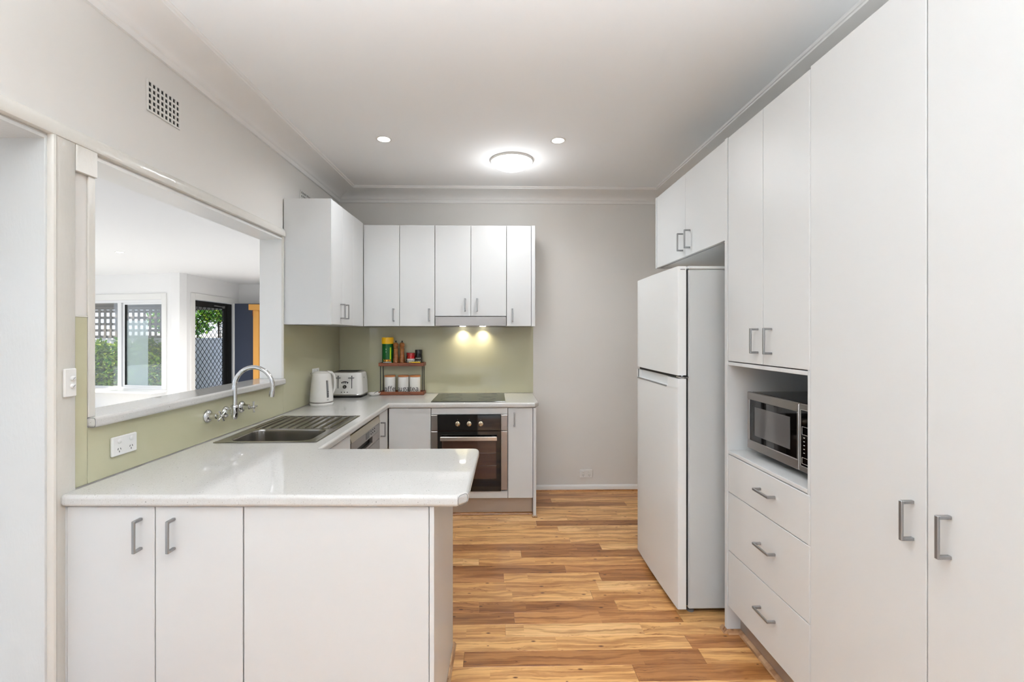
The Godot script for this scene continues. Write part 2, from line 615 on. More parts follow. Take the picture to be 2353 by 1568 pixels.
func setup_camera_and_light() -> void:
	var cam := Camera3D.new()
	cam.name = "camera"
	cam.projection = Camera3D.PROJECTION_FRUSTUM
	cam.near = 0.05
	cam.far = 200.0
	cam.size = 2.0 * cam.near * 784.0 / 1050.0
	cam.frustum_offset = Vector2(18.5, -16.0) / 1050.0 * cam.near
	cam.position = Vector3(0, 1.44, 0)
	cam.rotation.y = -atan(0.021)
	add_child(cam)
	cam.current = true

	var sky_mat := ProceduralSkyMaterial.new()
	sky_mat.sky_top_color = Color(0.70, 0.83, 1.0)
	sky_mat.sky_horizon_color = Color(0.93, 0.96, 1.0)
	sky_mat.ground_horizon_color = Color(0.75, 0.74, 0.70)
	sky_mat.ground_bottom_color = Color(0.55, 0.53, 0.50)
	sky_mat.energy_multiplier = 1.65
	var sky := Sky.new()
	sky.sky_material = sky_mat
	var env := Environment.new()
	env.background_mode = Environment.BG_SKY
	env.sky = sky
	env.tonemap_mode = Environment.TONE_MAPPER_LINEAR
	env.tonemap_exposure = 1.35
	env.sdfgi_enabled = true
	env.ssao_enabled = true
	env.ssil_enabled = true
	var we := WorldEnvironment.new()
	we.name = "environment"
	we.environment = env
	add_child(we)

	var sun := DirectionalLight3D.new()
	sun.name = "sun"
	sun.light_color = Color(1.0, 0.96, 0.88)
	sun.light_energy = 1.9
	sun.light_angular_distance = 0.6
	sun.shadow_enabled = true
	sun.sky_mode = DirectionalLight3D.SKY_MODE_LIGHT_ONLY
	add_child(sun)
	sun.look_at_from_position(Vector3(-9.0, 6.5, 4.2), Vector3.ZERO)


func spot(called: String, x: float, y: float, d: float, energy: float, angle: float, size: float, c := Color(0.96, 0.98, 1.0), frame := 0) -> void:
	var l := SpotLight3D.new()
	l.name = numbered(called)
	l.light_energy = energy
	l.light_color = c
	l.spot_angle = angle
	l.spot_angle_attenuation = 1.0
	l.spot_range = 14.0
	l.spot_attenuation = 2.0
	l.light_size = size
	l.shadow_enabled = true
	add_child(l)
	l.transform = frames[frame] * Transform3D(Basis(Vector3.RIGHT, -PI / 2), Vector3(x, y, -d))


func make_handle() -> void:
	var b := Mb.new()
	var w := 0.0055
	b.box(-w, w, -0.054, 0.054, -0.036, -0.029, 0.0018)
	b.box(-w, w, 0.045, 0.054, -0.031, 0.0, 0.0015)
	b.box(-w, w, -0.054, -0.045, -0.031, 0.0, 0.0015)
	handle_mesh = b.mesh()


# ------------------------------------------------------------------ room shell
func lw(n: float, s: float) -> Vector2:
	return Vector2(LEFT_X + n * cos(LEFT_TURN) + s * sin(LEFT_TURN), -n * sin(LEFT_TURN) + s * cos(LEFT_TURN))

func cornice_outline() -> PackedVector2Array:
	var p := PackedVector2Array([Vector2(-0.02, 2.634), Vector2(0.012, 2.634), Vector2(0.016, 2.640), Vector2(0.018, 2.658), Vector2(0.026, 2.662)])
	for k in 9:
		var a := PI / 2 * k / 8.0
		p.append(Vector2(0.185 - 0.157 * cos(a), 2.664 + 0.046 * sin(a)))
	p.append_array(PackedVector2Array([Vector2(0.194, 2.711), Vector2(0.197, 2.718), Vector2(0.204, 2.719), Vector2(0.208, 2.724), Vector2(0.208, 2.738), Vector2(-0.02, 2.738)]))
	return p

func build_shell() -> void:
	# left wall: servery opening, and a doorway widened out of view for side light
	var b := mb()
	var t := -0.146
	b.box(t, 0, 0, 2.75, -3.5, -1.6)
	b.box(t, 0, 2.09, 2.75, -1.6, 3.13)
	b.box(t, 0, 0, 2.09, 1.531, 1.70)
	b.box(t, 0, 0, 1.102, 1.70, 3.13)
	b.box(t, 0, 0, 2.75, 3.13, 4.3)
	structure(b, "wall_left", M.wall, 1)
	# painted linings of the two openings
	b = mb()
	b.box(t - 0.004, 0.002, 0, 2.086, 1.523, 1.533, 0.001)
	b.box(t - 0.004, 0.002, 2.081, 2.093, -1.6, 1.533, 0.001)
	b.box(t - 0.004, 0.002, 0, 2.093, -1.604, -1.594, 0.001)
	structure(b, "trim_1", M.reveal, 1)
	b = mb()
	b.box(t - 0.004, 0.002, 1.14, 2.083, 3.118, 3.132, 0.001)
	b.box(t - 0.004, 0.002, 2.078, 2.092, 1.69, 3.132, 0.001)
	b.box(t - 0.004, 0.002, 1.14, 2.083, 1.69, 1.704, 0.001)
	structure(b, "trim_2", M.white_trim, 1)
	# narrow strip beside the splashback return at the far end of the opening
	b = mb()
	b.box(0.0, 0.012, 1.14, 2.1, 3.114, 3.124, 0.001)
	structure(b, "trim_3", M.trim, 1)
	# picture-rail architrave over both openings
	b = mb()
	var rail := PackedVector2Array([Vector2(-0.005, 2.098), Vector2(0.012, 2.098), Vector2(0.020, 2.101), Vector2(0.022, 2.108), Vector2(0.021, 2.128), Vector2(0.017, 2.142), Vector2(0.010, 2.151), Vector2(-0.005, 2.152)])
	b.extrude(rail, Vector3(0, 0, 1.65), Vector3(0, 0, -3.126), Vector3.RIGHT, Vector3.UP)
	structure(b, "trim_4", M.trim, 1)
	# door casing: rounded inner edge, flat face, recessed strip, head block
	b = mb()
	var casing := PackedVector2Array([Vector2(0, 1.531), Vector2(0.012, 1.5315), Vector2(0.019, 1.536), Vector2(0.021, 1.542), Vector2(0.018, 1.548), Vector2(0.0165, 1.555), Vector2(0.0165, 1.613), Vector2(0.0145, 1.616), Vector2(0, 1.616)])
	b.extrude(casing, Vector3(0, 0, 0), Vector3(0, 2.1, 0), Vector3.RIGHT, Vector3(0, 0, -1))
	structure(b, "trim_5", M.trim, 1)
	b = mb()
	b.box(0, 0.017, 2.008, 2.102, 1.618, 1.702, 0.002)
	structure(b, "trim_6", M.trim, 1)
	b = mb()
	b.box(0, 0.008, 1.14, 2.01, 1.674, 1.702, 0.0015)
	structure(b, "trim_7", M.trim, 1)
	# back wall, right wall and the part of the house behind the viewer
	b = mb()
	b.box(-1.75, 1.8, 0, 2.75, 4.185, 4.335)
	structure(b, "wall_back", M.wall)
	b = mb()
	b.box(1.62, 1.77, 0, 2.75, 0.55, 4.185)
	b.box(1.77, 3.5, 0, 2.75, 0.55, 0.7)
	b.box(3.5, 3.65, 0, 2.75, 0.0, 0.7)
	b.box(3.5, 3.65, 0, 2.75, -3.5, -2.4)
	b.box(3.5, 3.65, 2.35, 2.75, -2.4, 0.0)
	structure(b, "wall_right", M.wall)
	glazing("window_5", -2.4, 0.0, 0.0, 2.35, 3.58, 2, 0, true)  # unseen glazing behind the viewer, placed to light the left wall
	b = mb()
	b.box(-1.75, -1.3, 0, 2.75, -3.65, -3.5)
	b.box(0.2, 3.65, 0, 2.75, -3.65, -3.5)
	b.box(-1.3, 0.2, 2.35, 2.75, -3.65, -3.5)
	structure(b, "wall_rear", M.wall)
	b = mb()
	b.box(-1.62, 3.65, CEIL, 2.88, -3.65, 4.335)
	structure(b, "ceiling", M.ceiling)
	# unseen glazed doors behind the viewer, sized to light the kitchen
	glazing("window_1", -1.3, 0.2, 0.0, 2.35, -3.58, 2, 0)
	# cornices
	var out := cornice_outline()
	b = mb()
	b.extrude(out, Vector3(0, 0, 3.5), Vector3(0, 0, -4.25), Vector3.RIGHT, Vector3.UP)
	structure(b, "trim_8", M.cornice, 1)
	b = mb()
	b.extrude(out, Vector3(-1.43, 0, -4.185), Vector3(1.63, 0, -4.185), Vector3(0, 0, 1), Vector3.UP)
	structure(b, "trim_9", M.cornice)
	b = mb()
	b.extrude(out, Vector3(1.62, 0, -0.55), Vector3(1.62, 0, -4.19), Vector3.LEFT, Vector3.UP)
	structure(b, "trim_10", M.cornice)
	# skirting on the back wall with a timber bead under it
	b = mb()
	b.extrude(PackedVector2Array([Vector2(0, 0.012), Vector2(0.012, 0.012), Vector2(0.013, 0.040), Vector2(0.009, 0.051), Vector2(0.004, 0.055), Vector2(0, 0.055)]), Vector3(0.33, 0, -4.185), Vector3(1.62, 0, -4.185), Vector3(0, 0, 1), Vector3.UP)
	structure(b, "baseboard_back", M.cornice)
	b = mb()
	b.extrude(PackedVector2Array([Vector2(0, 0), Vector2(0.02, 0), Vector2(0.018, 0.008), Vector2(0.012, 0.013), Vector2(0, 0.0135)]), Vector3(0.33, 0.0, -4.185), Vector3(1.62, 0.0, -4.185), Vector3(0, 0, 1), Vector3.UP)
	structure(b, "trim_11", M.planks[3])


func glazing(called: String, a0: float, a1: float, y0: float, y1: float, plane: float, leaves: int, frame: int, along_d := false) -> void:
	# framed glass filling an opening; along x, or along d
	var root := Node3D.new()
	root.name = called
	add_child(root)
	root.transform = frames[frame]
	root.set_meta("kind", "structure")
	root.set_meta("off", Vector3.ZERO)
	var bar := func(b: Mb, p0: float, p1: float, q0: float, q1: float, th: float) -> void:
		if along_d: b.box(plane - th, plane + th, q0, q1, p0, p1, 0.002)
		else: b.box(p0, p1, q0, q1, plane - th, plane + th, 0.002)
	var b := mb()
	bar.call(b, a0, a0 + 0.04, y0, y1, 0.03)
	bar.call(b, a1 - 0.04, a1, y0, y1, 0.03)
	bar.call(b, a0 + 0.04, a1 - 0.04, y0, y0 + 0.04, 0.03)
	bar.call(b, a0 + 0.04, a1 - 0.04, y1 - 0.04, y1, 0.03)
	put(b, "window_frame", M.alu, root)
	var w := (a1 - a0 - 0.08) / leaves
	for k in leaves:
		var p0 := a0 + 0.04 + w * k
		if k > 0:
			b = mb()
			bar.call(b, p0 - 0.03, p0 + 0.03, y0 + 0.04, y1 - 0.04, 0.022)
			put(b, "mullion", M.alu, root)
		b = mb()
		bar.call(b, p0 + (0.03 if k > 0 else 0.0), p0 + w - (0.03 if k < leaves - 1 else 0.0), y0 + 0.04, y1 - 0.04, 0.003)
		put(b, "pane", M.glass, root)


func build_floor() -> void:
	var b := mb()
	b.uv_scale = Vector2(0.8, 3.0)
	b.box(-1.62, 3.65, -0.15, -0.004, -0.62, 4.335)
	var root := structure(b, "floor", M.planks[3])
	b = mb()
	b.box(-1.62, 3.65, -0.15, 0.0, -3.65, -0.62)
	structure(b, "floor_002", M.tile_floor)  # unseen pale floor behind the viewer, laid to bounce light forward
	var rng := RandomNumberGenerator.new()
	rng.seed = 77
	var d := -0.62
	var width := 0.0962
	while d < 4.18:
		var x := -1.42 - rng.randf() * 0.2
		var d1 := minf(d + width, 4.184)
		var last := -1
		while x < 1.6:
			var x1 := minf(x + rng.randf_range(0.45, 1.25), 1.615)
			if 1.615 - x1 < 0.15: x1 = 1.615
			var p := mb()
			p.uv_shift = Vector2(rng.randf(), rng.randf())
			p.uv_scale = Vector2(0.85 * (1 if rng.randf() < 0.5 else -1), 3.4)
			p.box(x + 0.0004, x1 - 0.0004, -0.004, 0.0, d + 0.0005, d1 - 0.0005, 0.0007)
			var k := rng.randi_range(0, M.planks.size() - 1)
			if k == last: k = (k + 2) % M.planks.size()
			last = k
			var o := put(p, "plank", M.planks[k], root)
			o.position = -root.get_meta("off")
			x = x1
		d += width


func build_family_room() -> void:
	var b := mb()
	b.box(-9.15, -1.62, -0.15, 0.0, -3.65, 10.0)
	structure(b, "floor_001", M.tile_floor)
	b = mb()
	b.box(-9.15, -1.6, 2.5, 2.65, -3.65, 10.0)
	structure(b, "ceiling_001", M.white_wall)
	# bay window wall runs a little askew
	frames.append(Transform3D(Basis(Vector3.UP, -0.226), Vector3(-5.43, 0, -8.0)))
	b = mb()
	b.box(-0.36, 0, 0, 2.55, 0, 0.14)
	b.box(-4.0, -2.9, 0, 2.55, 0, 0.14)
	b.box(-2.9, -0.36, 2.045, 2.55, 0, 0.14)
	b.box(-2.9, -0.36, 0, 0.47, 0, 0.14)
	structure(b, "wall_far", M.white_wall, 2)
	b = mb()
	b.box(-5.57, -5.43, 0, 2.55, 8.0, 8.37)
	b.box(-5.57, -5.43, 2.07, 2.55, 8.37, 9.64)
	b.box(-5.57, -5.43, 0, 2.55, 9.64, 10.0)
	structure(b, "wall_far_side", M.white_wall)
	b = mb()
	b.box(-5.43, -1.5, 0, 2.55, 9.82, 10.0)
	structure(b, "wall_far_end", M.white_wall)
	b = mb()
	b.box(-1.75, -1.6, 0, 2.75, 4.3, 10.0)
	structure(b, "wall_far_right", M.white_wall)
	# unseen outer left and rear walls, glazed to brighten this room
	b = mb()
	b.box(-9.15, -9.0, 0, 2.55, -3.65, 0.4)
	b.box(-9.15, -9.0, 2.3, 2.55, 0.4, 7.4)
	b.box(-9.15, -9.0, 0, 2.55, 7.4, 9.1)
	structure(b, "wall_outer_left", M.white_wall)
	glazing("window_2", 0.4, 7.4, 0.0, 2.3, -9.08, 4, 0, true)
	b = mb()
	b.box(-9.15, -8.0, 0, 2.55, -3.65, -3.5)
	b.box(-3.0, -1.6, 0, 2.55, -3.65, -3.5)
	b.box(-8.0, -3.0, 2.3, 2.55, -3.65, -3.5)
	structure(b, "wall_outer_rear", M.white_wall)
	glazing("window_3", -8.0, -3.0, 0.0, 2.3, -3.58, 4, 0)

	# the sliding window with white architrave
	var root := Node3D.new()
	root.name = "window_4"
	add_child(root)
	root.transform = frames[2]
	root.set_meta("kind", "structure")
	root.set_meta("off", Vector3.ZERO)
	b = mb()
	b.box(-0.36, -0.262, 0.47, 2.15, -0.018, 0.0, 0.002)
	b.box(-2.95, -0.36, 2.045, 2.15, -0.018, 0.0, 0.002)
	put(b, "architrave", M.white_trim, root)
	b = mb()
	b.box(-2.9, -0.36, 2.0, 2.045, 0.02, 0.10, 0.002)
	b.box(-0.395, -0.36, 0.47, 2.0, 0.02, 0.10, 0.002)
	b.box(-2.9, -0.395, 0.47, 0.5, 0.02, 0.10, 0.002)
	put(b, "window_frame", M.alu, root)
	b = mb()
	b.box(-1.365, -1.285, 0.5, 2.0, 0.03, 0.07, 0.002)
	put(b, "mullion", M.alu, root)
	b = mb()
	b.box(-1.255, -1.205, 0.5, 1.97, 0.04, 0.08, 0.002)
	b.box(-1.255, -0.395, 1.965, 2.0, 0.04, 0.08, 0.002)
	b.box(-1.205, -0.395, 0.5, 0.53, 0.04, 0.08, 0.002)
	put(b, "sash", M.alu, root)
	b = mb()
	b.box(-1.213, -1.203, 0.53, 1.965, 0.035, 0.08, 0.001)
	put(b, "seal", M.black, root)
	b = mb()
	b.box(-2.88, -1.36, 0.5, 2.0, 0.046, 0.052)
	put(b, "pane", M.glass, root)
	b = mb()
	b.box(-1.2, -0.39, 0.53, 1.965, 0.056, 0.062)
	put(b, "pane", M.glass, root)
	b = mb()
	b.box(-1.2, -0.74, 0.53, 1.68, 0.066, 0.068)
	put(b, "screen", M.film, root).set_meta("label", "pale translucent sliding screen")
	b = mb()
	b.box(-2.95, -0.26, 0.43, 0.468, -0.30, 0.02, 0.004)
	put(b, "window_sill", M.white_trim, root)

	# screen door in its casing
	b = mb()
	b.box(-5.43, -5.412, 0, 2.18, 8.28, 8.39, 0.002)
	b.box(-5.43, -5.412, 2.065, 2.18, 8.39, 9.79, 0.002)
	b.box(-5.43, -5.412, 0, 2.065, 9.62, 9.79, 0.002)
	structure(b, "trim_12", M.white_trim)
	var door := Node3D.new()
	door.name = "door_1"
	add_child(door)
	door.position = Vector3(-5.47, 0, -8.39)
	door.set_meta("kind", "structure")
	door.set_meta("off", door.position)
	b = mb(door)
	b.box(-5.49, -5.455, 0.02, 2.055, 9.33, 9.61, 0.004)
	b.box(-5.49, -5.455, 0.02, 2.055, 8.385, 8.43, 0.004)
	b.box(-5.49, -5.455, 1.945, 2.055, 8.43, 9.33, 0.004)
	b.box(-5.49, -5.455, 0.02, 0.14, 8.43, 9.33, 0.004)
	b.box(-5.455, -5.448, 0.02, 2.05, 9.45, 9.47, 0.002)
	put(b, "door_frame", M.black, door)
	b = mb(door)
	var p := 0.127
	for k in range(-20, 20):
		for sgn in [-1.0, 1.0]:
			# bars run at 45 degrees or so, cut to the opening
			var s0 := 8.43
			var e0 := 1.04 + k * p
			var pts := []
			for q in 2:
				pts.append(Vector2(s0 + 0.9 * q, e0 + sgn * 0.9 * q * 1.0))
			var lo := 0.14
			var hi := 1.945
			var a: Vector2 = pts[0]
			var c: Vector2 = pts[1]
			if maxf(a.y, c.y) <= lo or minf(a.y, c.y) >= hi: continue
			for side in [lo, hi]:
				if (a.y - side) * (c.y - side) < 0:
					var x := lerpf(a.x, c.x, (side - a.y) / (c.y - a.y))
					var cut := Vector2(x, side)
					if (side == lo) == (a.y < side): a = cut
					else: c = cut
			b.tube([Vector3(-5.472, a.y, -a.x), Vector3(-5.472, c.y, -c.x)], 0.0058, 4)
	var grille := put(b, "diamond_grille", M.black, door)
	grille.set_meta("kind", "stuff")
	b = mb(door)
	b.tube([Vector3(-5.44, 1.99, -9.0), Vector3(-5.44, 1.98, -9.3)], 0.012, 8)
	b.box(-5.452, -5.43, 1.955, 2.0, 9.27, 9.33, 0.003)
	put(b, "door_closer", M.grey, door)
	# navy door standing open against the end wall
	door = Node3D.new()
	door.name = "door_2"
	add_child(door)
	door.position = Vector3(-5.34, 0.01, -9.5)
	door.set_meta("kind", "structure")
	door.set_meta("off", door.position)
	b = mb(door)
	b.box(-5.335, -4.52, 0.01, 2.066, 9.5, 9.54, 0.002)
	put(b, "leaf", M.navy, door)
	b = mb(door)
	b.box(-5.365, -5.335, 0.01, 2.066, 9.5, 9.54, 0.002)
	put(b, "edge", M.white_trim, door)
	# timber frame in front of it
	var t := thing("timber_stand", "honey-coloured timber upright under an overhanging timber cap, beside the navy door", "timber frame", -4.7, 0, 9.3)
	b = mb(t)
	b.uv_scale = Vector2(3, 0.8)
	b.box(-4.83, -4.72, 0, 1.92, 9.25, 9.33, 0.003)
	put(b, "upright", M.pine, t)
	b = mb(t)
	b.box(-4.905, -4.3, 1.92, 2.035, 9.22, 9.36, 0.004)
	put(b, "cap", M.pine, t)
	b = mb(t)
	b.box(-4.85, -4.83, 1.80, 1.92, 9.26, 9.32, 0.002)
	put(b, "bracket", M.timber, t)
	b = mb(t)
	b.box(-4.40, -4.29, 0, 1.92, 9.25, 9.33, 0.003)
	put(b, "upright", M.pine, t)
	# switch beside the screen door
	t = thing("light_switch", "small white light switch on the casing beside the black screen door", "light switch", -5.412, 1.46, 8.345)
	b = mb(t)
	b.box(-5.412, -5.404, 1.46, 1.60, 8.315, 8.375, 0.002)
	put(b, "plate", M.plastic, t)
	b = mb(t)
	b.box(-5.404, -5.400, 1.51, 1.55, 8.335, 8.355, 0.001)
	put(b, "rocker", M.plastic, t)


func build_garden() -> void:
	var b := mb()
	b.box(-24, 18, -0.3, -0.16, -14, 30)
	structure(b, "ground", M.paving)
	# pale fence behind everything, board by board
	var t := thing("garden_fence", "pale grey board fence beyond the window and the screen door", "fence", -8.0, -0.16, 11.3)
	for k in 34:
		b = mb(t)
		var x := -11.2 + k * 0.2
		b.box(x, x + 0.196, -0.16, 1.30, 11.25, 11.275, 0.003)
		put(b, "fence_board", M.fence, t)
	b = mb(t)
	b.box(-11.2, -4.4, 1.30, 1.345, 11.22, 11.30, 0.004)
	put(b, "capping", M.fence, t)
	# square trellis above it
	t = thing("garden_trellis", "weathered brown square trellis above the pale fence outside the sliding window", "trellis", -9.3, 1.33, 11.0)
	for k in 30:
		b = mb(t)
		var x := -11.2 + k * 0.131
		b.box(x, x + 0.052, 1.345, 2.02, 11.0, 11.02, 0.002)
		put(b, "slat", M.trellis, t)
	for k in 5:
		b = mb(t)
		var y := 1.345 + k * 0.15
		b.box(-11.2, -7.3, y, y + 0.06, 11.02, 11.04, 0.002)
		put(b, "slat", M.trellis, t)
	# pergola: sloping roof boards with gaps of daylight, a beam
	t = thing("pergola", "dark timber pergola roof over the trellis, daylight showing through its gaps", "pergola", -9.3, 2.0, 10.6)
	var rows := [[8.7, 9.4, [[-10.0, -6.2]]], [9.4, 10.1, [[-10.0, -6.2]]], [10.1, 10.74, [[-10.0, -6.2]]], [10.74, 10.84, [[-10.0, -9.48], [-8.95, -8.75], [-8.42, -8.22], [-8.05, -6.2]]], [10.84, 11.2, [[-10.0, -6.2]]]]
	for row in rows:
		for seg in row[2]:
			b = mb(t)
			var ya: float = 2.92 - (row[0] - 8.7) * 0.36
			var yb: float = 2.92 - (row[1] - 8.7) * 0.36
			var o := PackedVector2Array([Vector2(row[0], ya), Vector2(row[1], yb), Vector2(row[1], yb + 0.03), Vector2(row[0], ya + 0.03)])
			b.extrude(o, Vector3(seg[0], 0, 0), Vector3(seg[1], 0, 0), Vector3(0, 0, -1), Vector3.UP)
			put(b, "roof_board", M.pergola, t)
	b = mb(t)
	b.box(-10.0, -7.2, 2.02, 2.09, 10.96, 11.04, 0.004)
	put(b, "beam", M.pergola, t)
	b = mb(t)
	b.box(-9.62, -9.52, -0.16, 2.03, 10.9, 10.98, 0.004)
	put(b, "post", M.pergola, t)
	b = mb(t)
	b.box(-7.56, -7.46, -0.16, 2.03, 10.95, 11.04, 0.004)
	put(b, "post", M.pergola, t)
	# clipped hedge and a taller shrub: stems and leaves
	var leaf := mb()
	var L := [Vector3(0, 0, 0), Vector3(0.016, 0.004, 0.02), Vector3(0.018, 0.006, 0.042), Vector3(0, 0.0, 0.075), Vector3(-0.018, 0.006, 0.042), Vector3(-0.016, 0.004, 0.02)]
	for k in range(1, 5):
		leaf.flat([L[0], L[k], L[k + 1]], Vector3.UP)
	var leaf_mesh := leaf.mesh()
	var lm := mat(Color(0.9, 0.9, 0.9), 0.45)
	lm.vertex_color_use_as_albedo = true
	lm.cull_mode = BaseMaterial3D.CULL_DISABLED
	lm.backlight_enabled = true
	lm.backlight = Color(0.6, 0.75, 0.3)
	var stem_mat := mat(Color(0.30, 0.24, 0.18), 0.9)
	bush("hedge", "dense green hedge in front of the fence, seen through the sliding window", [[-9.0, 0.55, 10.55, 0.36, 0.75, 0.3], [-8.5, 0.6, 10.6, 0.45, 0.72, 0.3], [-7.95, 0.6, 10.6, 0.45, 0.75, 0.3], [-7.55, 0.5, 10.6, 0.35, 0.7, 0.28]], 9000, leaf_mesh, lm, stem_mat, 4, -0.16)
	bush("leafy_shrub", "loose green shrub seen through the black diamond grille of the screen door", [[-7.5, 1.75, 11.65, 0.42, 0.42, 0.25], [-7.0, 2.0, 11.65, 0.4, 0.32, 0.25], [-8.3, 1.8, 11.7, 0.4, 0.35, 0.25]], 2200, leaf_mesh, lm, stem_mat, 9, -0.16)


func bush(called: String, label: String, blobs: Array, count: int, leaf_mesh: Mesh, lm: Material, stem_mat: Material, seed_: int, ground: float) -> void:
	var t := thing(called, label, "shrub", blobs[0][0], ground, blobs[0][2])
	var rng := RandomNumberGenerator.new()
	rng.seed = seed_
	var b := mb(t)
	for q in blobs:
		for k in 4:
			var x: float = q[0] + rng.randf_range(-0.12, 0.12)
			b.tube([Vector3(x, ground, -q[2]), Vector3(x + rng.randf_range(-0.08, 0.08), q[1], -q[2]), Vector3(x + rng.randf_range(-0.2, 0.2), q[1] + q[4] * 0.7, -q[2])], 0.014, 5, 0.005)
	put(b, "stems", stem_mat, t)
	var mm := MultiMesh.new()
	mm.transform_format = MultiMesh.TRANSFORM_3D
	mm.use_colors = true
	mm.mesh = leaf_mesh
	mm.instance_count = count
	var off: Vector3 = t.get_meta("off")
	for i in count:
		var q: Array = blobs[rng.randi() % blobs.size()]
		var dir := Vector3(rng.randfn(), rng.randfn(), rng.randfn()).normalized()
		var r := pow(rng.randf(), 0.28)
		var p := Vector3(q[0] + dir.x * q[3] * r, q[1] + dir.y * q[4] * r, -q[2] + dir.z * q[5] * r)
		var basis := Basis.from_euler(Vector3(rng.randf_range(-1.2, 0.5), rng.randf() * TAU, rng.randf_range(-0.7, 0.7))).scaled(Vector3.ONE * rng.randf_range(1.0, 1.9))
		mm.set_instance_transform(i, Transform3D(basis, p - off))
		var w := rng.randf()
		mm.set_instance_color(i, Color(0.11, 0.30, 0.08).lerp(Color(0.75, 0.90, 0.12), w * w))
	var o := MultiMeshInstance3D.new()
	o.multimesh = mm
	o.material_override = lm
	o.name = "foliage"
	o.set_meta("kind", "stuff")
	t.add_child(o)


# ------------------------------------------------------------------ joinery
func build_worktop() -> void:
	var pts := []
	for q in [[0.006, 1.557, 0.03], [1.345, 1.557, 0.0], [1.379, 1.597, 0.0]]:
		var w := lw(q[0], q[1])
		pts.append([w.x, w.y, q[2]])
	pts += [[-0.070, 2.166, 0.035], [-0.823, 2.172, 0.004], [-0.82, 3.582, 0.006], [0.318, 3.582, 0.0], [0.355, 3.655, 0.0], [0.357, 4.179, 0.0]]
	var c1 := lw(0.0065, 4.22)
	pts.append([c1.x + 0.001, 4.179, 0.0])
	var c2 := lw(0.0065, 1.622)
	pts.append([c2.x, c2.y, 0.0])
	var t := thing("kitchen_worktop", "speckled off-white worktop running round the kitchen and over the peninsula", "worktop", -0.8, 0.86, 2.5)
	var b := mb(t)
	b.slab(rounded_outline(pts), 0.9, 0.04, 0.013, [-1.375, -0.90, 2.30, 3.01])
	put(b, "worktop_slab", M.bench, t)
	# the cut end of the front edge on the clipped corner
	var a := lw(1.345, 1.557)
	var e := lw(1.379, 1.597)
	var along := Vector3(e.x - a.x, 0, -(e.y - a.y)).normalized()
	var outw := Vector3(-along.z, 0, along.x)
	if outw.z < 0: outw = -outw
	var mid := Vector3((a.x + e.x) / 2, 0.88, -(a.y + e.y) / 2)
	b = mb(t)
	end_cap(b, mid, along, outw, 0.0215, 0.0175)
	put(b, "end_cap_line", M.outline, t)
	# raised sill of the servery opening, rolled front edge
	t = thing("servery_sill", "narrow speckled off-white ledge along the servery opening behind the tap", "ledge", 0.0, 1.102, 2.4, 1)
	b = mb(t)
	b.slab(rounded_outline([[-0.17, 1.674, 0], [0.034, 1.674, 0], [0.034, 3.125, 0.03], [-0.17, 3.125, 0]]), 1.14, 0.038, 0.011)
	put(b, "ledge_slab", M.bench, t)
	b = mb(t)
	end_cap(b, Vector3(0.0165, 1.121, -1.674), Vector3(1, 0, 0), Vector3(0, 0, 1), 0.0165, 0.0175)
	put(b, "end_cap_line", M.outline, t)
	# glass splashbacks
	splash("tall narrow strip of olive glass splashback beside the light switch", 1, [0.0, 0.006, 0.902, 1.50, 1.6185, 1.6715])
	splash("long low olive glass splashback under the servery ledge", 1, [0.0, 0.006, 0.902, 1.102, 1.6735, 3.1245])
	splash("olive glass splashback on the side wall behind the kettle", 1, [0.0, 0.006, 0.902, 1.505, 3.1265, 4.205])
	splash("wide olive glass splashback on the back wall behind the cooktop", 0, [-1.404, 0.355, 0.902, 1.505, 4.179, 4.185])
	# timber bead on top of the narrow strip
	b = mb()
	b.box(0.0, 0.008, 1.50, 1.506, 1.6185, 1.6735, 0.001)
	structure(b, "trim_13", M.trim, 1)

func end_cap(b: Mb, mid: Vector3, along: Vector3, outw: Vector3, hw: float, hh: float) -> void:
	# thin dark joint line following the rounded section of the edge
	var pts := []
	for k in 33:
		var g := TAU * k / 32
		var c := cos(g)
		var s := sin(g)
		pts.append(mid + outw * 0.0002 + along * hw * signf(c) * pow(absf(c), 0.55) + Vector3.UP * hh * signf(s) * pow(absf(s), 0.55))
	b.tube(pts, 0.0009, 5)

func splash(label: String, frame: int, r: Array) -> void:
	var t := thing("glass_splashback", label, "splashback", (r[0] + r[1]) / 2, r[2], (r[4] + r[5]) / 2, frame, "olive glass splashback panels")
	var b := mb(t)
	b.box(r[0], r[1], r[2], r[3], r[4], r[5], 0.0008)
	put(b, "glass_panel", M.splash, t)


